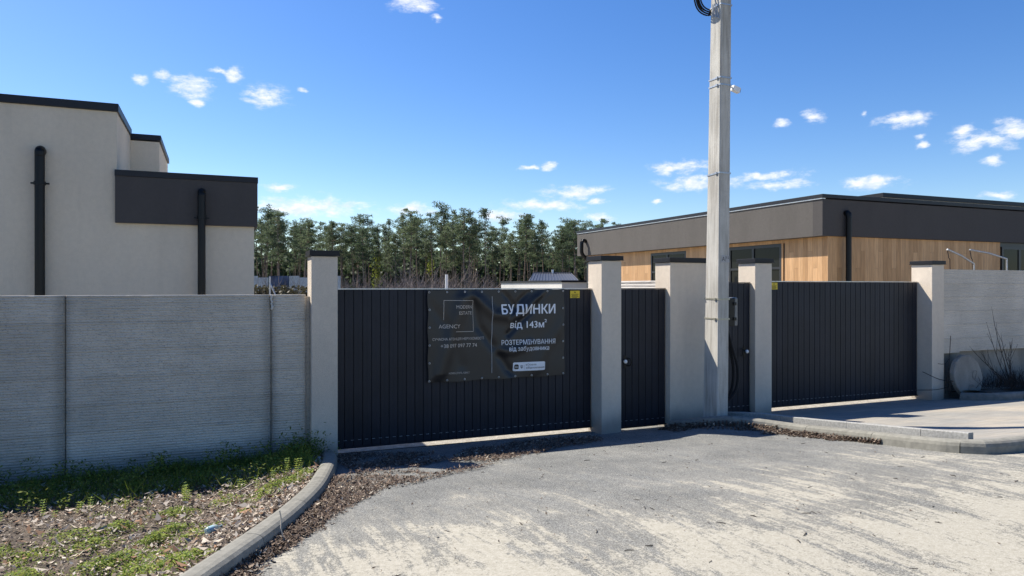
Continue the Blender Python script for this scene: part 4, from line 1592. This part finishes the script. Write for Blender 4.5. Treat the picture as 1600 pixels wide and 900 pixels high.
def leafy(label, px_, d, w_, h, zc, cnt, seed, mt='fresh'):
    rd = random.Random(seed)
    V, F = [], []
    c_ = to_uv((px_ - 800) / 1110 * d, d, 0)
    for i in range(cnt):
        n_ = Vector((rd.gauss(0, 1), rd.gauss(0, 1), rd.gauss(0, 1)))
        p = Vector((c_.x + n_.x * w_ * .45, c_.y + n_.y * w_ * .45, zc + n_.z * h * .40))
        if p.z < 0 or (mt == 'scrub' and p.z > 2.12 + .12 * rd.random()):
            continue
        a_ = Vector((rd.gauss(0, 1), rd.gauss(0, 1), rd.gauss(0, 1))).normalized() * .10
        b_ = a_.cross(Vector((rd.gauss(0, 1), rd.gauss(0, 1), rd.gauss(0, 1)))).normalized() * .07
        k = len(V)
        V += [p - a_, p + b_, p + a_, p - b_]
        F.append((k, k + 1, k + 2, k + 3))
    t = thing('leafy_shrub', label, 'shrub', tuple(c_))
    obj('crown', ([tuple(q) for q in V], F), M[mt], t)
    bm = bmesh.new()
    for i in range(7):
        tube(bm, [(c_.x, c_.y, -.05), (c_.x + rd.gauss(0, w_ * .3), c_.y + rd.gauss(0, w_ * .3), zc + h * .2)], [.03, .01], 4)
    obj('stems', bm, M['bark'], t)


leafy('bright yellow green young tree among the pine trunks behind the pillar', 590, 97, .8, 3.6, 3.9, 620, 11)
leafy('small yellow green tree among the pine trunks above the banner', 672, 97, .6, 2.2, 5.0, 300, 12)
for k, (px_, d, w_, h, zc, cnt) in enumerate(((405, 34, .8, 1.4, 1.45, 700), (432, 35, .9, 1.3, 1.4, 800), (455, 34, .9, 1.3, 1.4, 800), (480, 35, .9, 1.4, 1.4, 700))):
    leafy('dark thorny scrub ' + ('at the corner of the left house', 'behind the braced post', 'right of the braced post', 'just left of the first pillar')[k], px_, d, w_, h, zc, cnt, 40 + k, 'scrub')
# far wood mass behind the first ranks, seen between the trunks
rd = random.Random(77)
V, F = [], []
for i in range(24000):
    px_ = rd.uniform(300, 1020)
    d = rd.uniform(124, 140)
    z = rd.random() ** 1.35 * (8.4 + 1.6 * mnoise.noise(Vector((px_ / 35, 1, 1))))
    p = to_uv((px_ - 800) / 1110 * d, d, max(0, z))
    a_ = Vector((rd.gauss(0, 1), rd.gauss(0, 1), rd.gauss(0, 1))).normalized() * .62
    b_ = a_.cross(Vector((rd.gauss(0, 1), rd.gauss(0, 1), rd.gauss(0, 1)))).normalized() * .40
    k = len(V)
    V += [p - a_, p + b_, p + a_, p - b_]
    F.append((k, k + 1, k + 2, k + 3))
o = np_mesh('far_wood', [tuple(q) for q in V], F, M['needle'], label='far dark undergrowth and wood seen between the pine trunks', cat='wood')


# ------------------------------------------------------------------ litter, grass and weeds
def chips(n, sampler, zf, size, lift, colf):
    V = np.zeros((n, 4, 3), dtype=np.float32)
    Cc = np.zeros((n, 4, 3), dtype=np.float32)
    for i in range(n):
        u, v, thick = sampler()
        L = size * min(2.0, random.lognormvariate(0, .45))
        Wd = L * random.uniform(.18, .6)
        a_ = random.uniform(0, 6.28)
        tilt, roll = random.gauss(0, .35), random.gauss(0, .45)
        d = Vector((math.cos(a_) * math.cos(tilt), math.sin(a_) * math.cos(tilt), math.sin(tilt)))
        s_ = Vector((-math.sin(a_) * math.cos(roll), math.cos(a_) * math.cos(roll), math.sin(roll)))
        z = zf(u, v) + lift + random.random() * thick + abs(math.sin(tilt)) * L * .4
        c_ = Vector((u, v, z))
        cu = Vector((0, 0, L * random.uniform(-.1, .25)))
        V[i, 0] = c_ - d * L * .5 - s_ * Wd * .15 + cu
        V[i, 1] = c_ - s_ * Wd * .5
        V[i, 2] = c_ + d * L * .5 + cu
        V[i, 3] = c_ + s_ * Wd * .5
        Cc[i, :] = colf()
    F = np.arange(n * 4).reshape(n, 4)
    return V, F, Cc.reshape(-1, 3)


def brown():
    k = random.random()
    r = random.uniform(.7, 1.25)
    if k < .40:
        c_ = (.105, .072, .050)
    elif k < .68:
        c_ = (.20, .145, .105)
    elif k < .88:
        c_ = (.36, .29, .22)
    else:
        c_ = (.52, .46, .37)
    return tuple(q * r for q in c_)


LE = [(0.05, 3.6), (0.10, 4.1), (0.20, 4.5), (0.43, 4.80), (0.74, 5.42), (1.14, 6.13), (1.55, 6.66), (1.95, 6.95)]


def le_u(v):
    for a_, b_ in zip(LE[:-1], LE[1:]):
        if a_[1] <= v <= b_[1]:
            return a_[0] + (b_[0] - a_[0]) * (v - a_[1]) / (b_[1] - a_[1])
    return LE[0][0] if v < LE[0][1] else LE[-1][0]


def dark_brown():
    k = random.random()
    r = random.uniform(.7, 1.25)
    c_ = (.080, .052, .036) if k < .5 else (.145, .100, .070) if k < .8 else (.25, .19, .14) if k < .95 else (.42, .36, .28)
    return tuple(q * r for q in c_)


def s_gutter():
    while True:
        v = random.uniform(2.6, 7.35)
        a_ = kl_u(v) + .01
        e = le_u(v) + 0.10 * mnoise.noise(Vector((v * 3, 1, 1))) + abs(random.gauss(0, .05))
        if v > 6.9:
            e = 2.0 + 0.15 * mnoise.noise(Vector((v * 4, 5, 1)))
        if e <= a_:
            continue
        t_ = random.random() ** 1.15
        u = a_ + (e - a_) * t_
        if v > 6.75 and u > 1.55 and mnoise.noise(Vector((u * 2.2, v * 2.2, 8))) < -.05:
            continue
        return u, v, 0.055 * (1 - t_) ** .8


V1, F1, C1 = chips(24000, s_gutter, lambda u, v: gz(v), 0.023, .004, dark_brown)


GA = [(1.40, 9.2), (2.0, 8.95), (2.55, 8.6), (2.55, 7.95), (1.95, 7.45), (1.43, 7.6), (1.33, 7.95)]
GB = [(2.45, 7.75), (2.95, 8.55), (3.8, 8.85), (5.05, 8.92), (4.75, 8.2), (3.98, 8.0), (3.25, 7.42), (2.94, 7.38), (2.65, 7.55)]
GC = [(1.40, 6.60), (1.70, 6.82), (2.24, 7.07), (2.70, 7.26), (2.95, 7.38), (2.60, 7.02), (2.15, 6.80), (1.66, 6.45)]


def inside(poly, u, v):
    c_ = False
    for (x0, y0), (x1, y1) in zip(poly, poly[1:] + poly[:1]):
        if (y0 > v) != (y1 > v) and u < (x1 - x0) * (v - y0) / (y1 - y0) + x0:
            c_ = not c_
    return c_


def s_gate():
    poly = random.choices((GA, GB, GC), (.38, .56, .06))[0]
    while True:
        u = random.uniform(min(p[0] for p in poly), max(p[0] for p in poly))
        v = random.uniform(min(p[1] for p in poly), max(p[1] for p in poly))
        e = .10 * mnoise.noise(Vector((u * 3, v * 3, 2))) + random.gauss(0, .03)
        if not inside(poly, u + e, v + e):
            continue
        if poly is not GC and mnoise.noise(Vector((u * 1.9, v * 2.9, 4))) < random.uniform(-.45, -.05):
            continue
        return u, v, .03


V2, F2, C2 = chips(15000, s_gate, lambda u, v: gz(v), 0.024, .004, dark_brown)


KRp = crom([(a_, b_, 0) for a_, b_ in KR[:8]], 0.05)


def s_kr():
    while True:
        i = random.randrange(len(KRp) - 1)
        p, d = KRp[i], (KRp[i + 1] - KRp[i]).normalized()
        if p.y < 5.75:
            continue
        wd = (.34 if p.y > 7.3 else .30 * max(0, (p.y - 5.6) / 1.4)) * (0.75 + .6 * mnoise.noise(Vector((p.y * 4, p.x * 4, 2))))
        t_ = random.random() ** 1.5
        if wd < .03:
            continue
        return p.x + d.y * (t_ * wd + .012), p.y - d.x * (t_ * wd + .012), (.075 if p.y > 7.4 else .05) * (1 - t_)


V3, F3, C3 = chips(7500, s_kr, gk, 0.027, .004, dark_brown)
V = np.concatenate([V1.reshape(-1, 3), V2.reshape(-1, 3), V3.reshape(-1, 3)])
F = np.arange(len(V)).reshape(-1, 4)
np_mesh('leaf_litter', V, F, M['chips'], np.concatenate([C1, C2, C3]), 'brown dry leaf and bark litter drifted along the kerbs', 'leaf litter')


def s_verge():
    v = 2.6 + 6.2 * random.random() ** 1.0
    u = kl_u(v) - .16 - 4.2 * random.random() ** 1.3
    return u, v, .03


V1, F1, C1 = chips(34000, s_verge, zv, 0.028, .006, brown)


def pale():
    r = random.uniform(.7, 1.15)
    return (.42 * r, .36 * r, .29 * r)


V2, F2, C2 = chips(3600, s_verge, zv, 0.046, .012, lambda: pale() if random.random() < .7 else tuple(q * 1.2 for q in (.20, .11, .06)))
V = np.concatenate([V1.reshape(-1, 3), V2.reshape(-1, 3)])
np_mesh('verge_litter', V, np.arange(len(V)).reshape(-1, 4), M['chips'], np.concatenate([C1, C2]), 'dry leaves and bark chips covering the verge', 'leaf litter')

# green: grass blades, low clover-like weeds and taller leafy weeds
HV, HC = [], []


def quad(p, a_, b_, c_):
    HV.extend([p - a_, p + b_, p + a_, p - b_])
    HC.extend([c_] * 4)


def blade(p, d, L, wd, c_):
    d = d.normalized()
    s_ = d.cross(Vector((random.gauss(0, 1), random.gauss(0, 1), .2))).normalized() * wd
    HV.extend([p - s_, p + s_, p + d * L + Vector((d.x, d.y, -.3)) * L * .3 + s_ * .2, p + d * L + Vector((d.x, d.y, -.3)) * L * .3 - s_ * .2])
    HC.extend([c_] * 4)


def green(k=1.0):
    r = random.uniform(.7, 1.25) * k
    return random.choice(((.15 * r, .21 * r, .03 * r), (.22 * r, .27 * r, .04 * r), (.10 * r, .16 * r, .03 * r), (.27 * r, .29 * r, .055 * r)))


def clump(u, v, rad, n, h):
    for i in range(n):
        du, dv = random.gauss(0, rad), random.gauss(0, rad)
        k = math.exp(-(du * du + dv * dv) / (2 * rad * rad))
        uu = u + du
        if uu > kl_u(v + dv) - .17:
            continue
        p = Vector((uu, v + dv, zv(uu, v + dv) + .008 + h * k * random.random()))
        a_ = Vector((random.gauss(0, 1), random.gauss(0, 1), random.gauss(0, .5))).normalized() * random.uniform(.006, .016)
        b_ = a_.cross(Vector((random.gauss(0, .4), random.gauss(0, .4), 1))).normalized() * random.uniform(.004, .009)
        quad(p, a_, b_, green(1.25))


for (u, v) in ((-0.72, 5.52), (-0.71, 6.5), (-0.99, 6.41), (-1.15, 5.5), (-0.25, 4.7), (-0.35, 4.91), (-0.15, 4.55), (-0.59, 4.74), (-0.58, 5.65), (-0.43, 6.04), (-0.3, 6.23), (0.62, 6.95), (0.37, 6.45), (-0.13, 5.71), (-1.02, 4.65), (-0.5, 5.0), (-1.17, 6.03), (.8, 7.2), (.5, 7.0), (-.3, 6.8), (0.1, 6.9), (-1.6, 5.4), (-1.5, 6.2), (-2.0, 5.8), (-.8, 4.3), (-1.3, 4.9), (-0.42, 5.3), (-.85, 6.1)):
    clump(u, v, random.uniform(.065, .125), random.randint(380, 680), .085)
for i in range(45):
    v = random.uniform(3.2, 7.4)
    u = kl_u(v) - .3 - 3.0 * random.random()
    clump(u, v, random.uniform(.03, .08), random.randint(30, 110), .035)
# grass and leafy weeds in the strip along the wall
for i in range(17000):
    v = 9.0 - 1.75 * random.random() ** 1.5
    u = 1.0 - 6.5 * random.random() ** 1.2
    if v < 7.75 and random.random() < .72:
        continue
    dens_ = mnoise.noise(Vector((u * 1.7, v * 1.7, 6)))
    if dens_ < -.25 or u > kl_u(v) - .18:
        continue
    p = Vector((u, v, zv(u, v)))
    blade(p, Vector((random.gauss(0, .5), random.gauss(0, .5), 1)), random.uniform(.05, .17) * (1 + dens_), random.uniform(.002, .005), green(.9))
for i in range(260):
    v = 8.95 - 1.35 * random.random() ** 1.3
    u = .95 - 6 * random.random() ** 1.2
    if u > kl_u(v) - .2:
        continue
    h = random.uniform(.08, .26) * (1.2 if v > 8.3 else .8)
    z0 = zv(u, v)
    for k in range(int(h / .0045)):
        t_ = random.random()
        p = Vector((u + random.gauss(0, .05), v + random.gauss(0, .05), z0 + t_ * h))
        a_ = Vector((random.gauss(0, 1), random.gauss(0, 1), random.gauss(.2, .5))).normalized() * random.uniform(.012, .026)
        b_ = a_.cross(Vector((random.gauss(0, .5), random.gauss(0, .5), 1))).normalized() * random.uniform(.006, .012)
        quad(p, a_, b_, green(.85))
for i in range(1500):     # dense weed tuft by the first pillar
    p = Vector((.98 + random.gauss(0, .14), 8.80 + random.gauss(0, .09), zv(1, 8.8) + abs(random.gauss(.05, .12))))
    a_ = Vector((random.gauss(0, 1), random.gauss(0, 1), random.gauss(.3, .6))).normalized() * random.uniform(.012, .03)
    b_ = a_.cross(Vector((random.gauss(0, .5), random.gauss(0, .5), 1))).normalized() * random.uniform(.005, .011)
    quad(p, a_, b_, green(.8))
# upright stems catching light along the shadow line
for i in range(34):
    u = random.uniform(-3.4, .9)
    v = 7.40 + random.gauss(0, .12)
    if u > kl_u(v) - .2:
        continue
    h = random.uniform(.06, .18)
    z0 = zv(u, v)
    blade(Vector((u, v, z0)), Vector((0, 0, 1)), h, .003, green(1.1))
    for k in range(int(h / .022)):
        for j in range(5):
            a_ = Vector((math.cos(j * 1.26 + k), math.sin(j * 1.26 + k), .25)) * .016
            b_ = Vector((-a_.y, a_.x, 0)) * .4
            quad(Vector((u, v, z0 + .02 + k * .022)) + a_, a_, b_, green(1.3))
for i in range(420):      # dry straw
    v = random.uniform(3.0, 8.6)
    u = kl_u(v) - .2 - 3.2 * random.random()
    r = random.uniform(.7, 1.1)
    blade(Vector((u, v, zv(u, v))), Vector((random.gauss(0, 1), random.gauss(0, 1), random.uniform(.1, 1.2))), random.uniform(.06, .2), .0025, (.40 * r, .33 * r, .2 * r))
np_mesh('weeds_and_grass', [tuple(q) for q in HV], np.arange(len(HV)).reshape(-1, 4), M['herb'], np.array(HC), 'green weeds and grass tufts growing along the wall and verge', 'weeds')

# small things on the ground
z = zv(-.01, 5.43)
t = thing('plastic_bottle', 'crushed clear plastic bottle with pale blue label in the verge', 'bottle', (-.01, 5.43, z))
ax = Vector((.85, .5, 0.05)).normalized()
pc = Vector((-.01, 5.43, z + .045))
pts = [pc + ax * q for q in (-.058, -.055, -.035, 0, .025, .038, .05, .058)]
obj('body', tube(bmesh.new(), pts, [.014, .022, .026, .027, .025, .016, .010, .010], 14), M['bottle'], t, smooth=True)
bm = tube(bmesh.new(), [pc + ax * -.034, pc + ax * -.015, pc + ax * .004], [.0268, .0278, .0282], 14, cap=False)
obj('label_band', bm, M['bottle_label'], t, smooth=True)
obj('bottle_cap', tube(bmesh.new(), [pc + ax * .058, pc + ax * .068], .011, 12), M['bottle_label'], t)
z = zv(-.33, 4.9)
o = obj('bent_stick', tube(bmesh.new(), crom([(-.345, 4.95, z + .03), (-.33, 4.93, z + .075), (-.30, 4.90, z + .085), (-.275, 4.88, z + .06), (-.27, 4.86, z + .01), (-.275, 4.84, z - .02)], .015), [.006] * 40 if False else .006, 6), M['stick'], base=(-.3, 4.9, z))
tag(o, 'pale peeled stick bent like a hook among the verge weeds', 'stick')
z = zv(.35, 7.4)
o = obj('dry_stick', tube(bmesh.new(), [(.12, 7.2, zv(.12, 7.2) + .015), (.22, 7.28, zv(.22, 7.28) + .035), (.36, 7.42, zv(.36, 7.42) + .05)], [.009, .008, .005], 6), M['stick'], base=(.12, 7.2, z))
tag(o, 'pale straight stick lying near the wall shadow on the verge', 'stick')
z = gz(4.75)
o = obj('dry_stalk', tube(bmesh.new(), crom([(.42, 4.86, gz(4.8) + .02), (.40, 4.87, gz(4.8) + .10), (.405, 4.89, gz(4.8) + .15), (.395, 4.90, gz(4.8) + .21)], .03), .0045, 5), M['stick'], base=(.42, 4.86, z))
tag(o, 'dry upright stalk growing at the face of the curved kerb', 'stalk')
# twigs and bits lying on the road
rd = random.Random(12)


def twig_mesh(k):
    r = random.Random(k)
    L = r.uniform(.06, .13)
    bm = bmesh.new()
    pts = [Vector((-L / 2, 0, .006)), Vector((-L / 6, r.uniform(-.01, .01), .009)), Vector((L / 6, r.uniform(-.012, .012), .007)), Vector((L / 2, r.uniform(-.02, .02), .006))]
    tube(bm, pts, [.004, .005, .0045, .002], 5)
    if k % 2:
        tube(bm, [pts[1], pts[1] + Vector((.02, .022, .004))], [.003, .0015], 4)
    return mesh_of('twig', bm, M['dark_twig'])


TW = [twig_mesh(k) for k in range(6)]
for i in range(64):
    while True:
        v = rd.uniform(2.7, 7.8)
        u = rd.uniform(.9, 6.6)
        if u < 6.6 and u > le_u(min(v, 6.9)) + .3:
            break
    o = bpy.data.objects.new('twig', TW[i % 6])
    COL.objects.link(o)
    o.location = (u, v, gz(v) + wob(u, v, .008, .9))
    o.rotation_euler = (0, 0, rd.uniform(0, 6.28))
    s_ = rd.uniform(.3, .75)
    o.scale = (s_, s_, s_)
    tag(o, 'small dark twig lying on the sandy asphalt', 'twig', 'dark twigs scattered on the asphalt')
V, F, Cc = chips(900, lambda: (random.uniform(.6, 6.8), random.uniform(2.4, 8.3), .001), lambda u, v: gz(v) + wob(u, v, .008, .9), .016, .004, lambda: tuple(q * .55 for q in brown()))
np_mesh('road_crumbs', V, F, M['chips'], Cc, 'tiny dark crumbs and leaf bits scattered over the asphalt', 'crumbs')
for o in list(bpy.data.objects):
    if 'o0' in o:
        del o['o0']
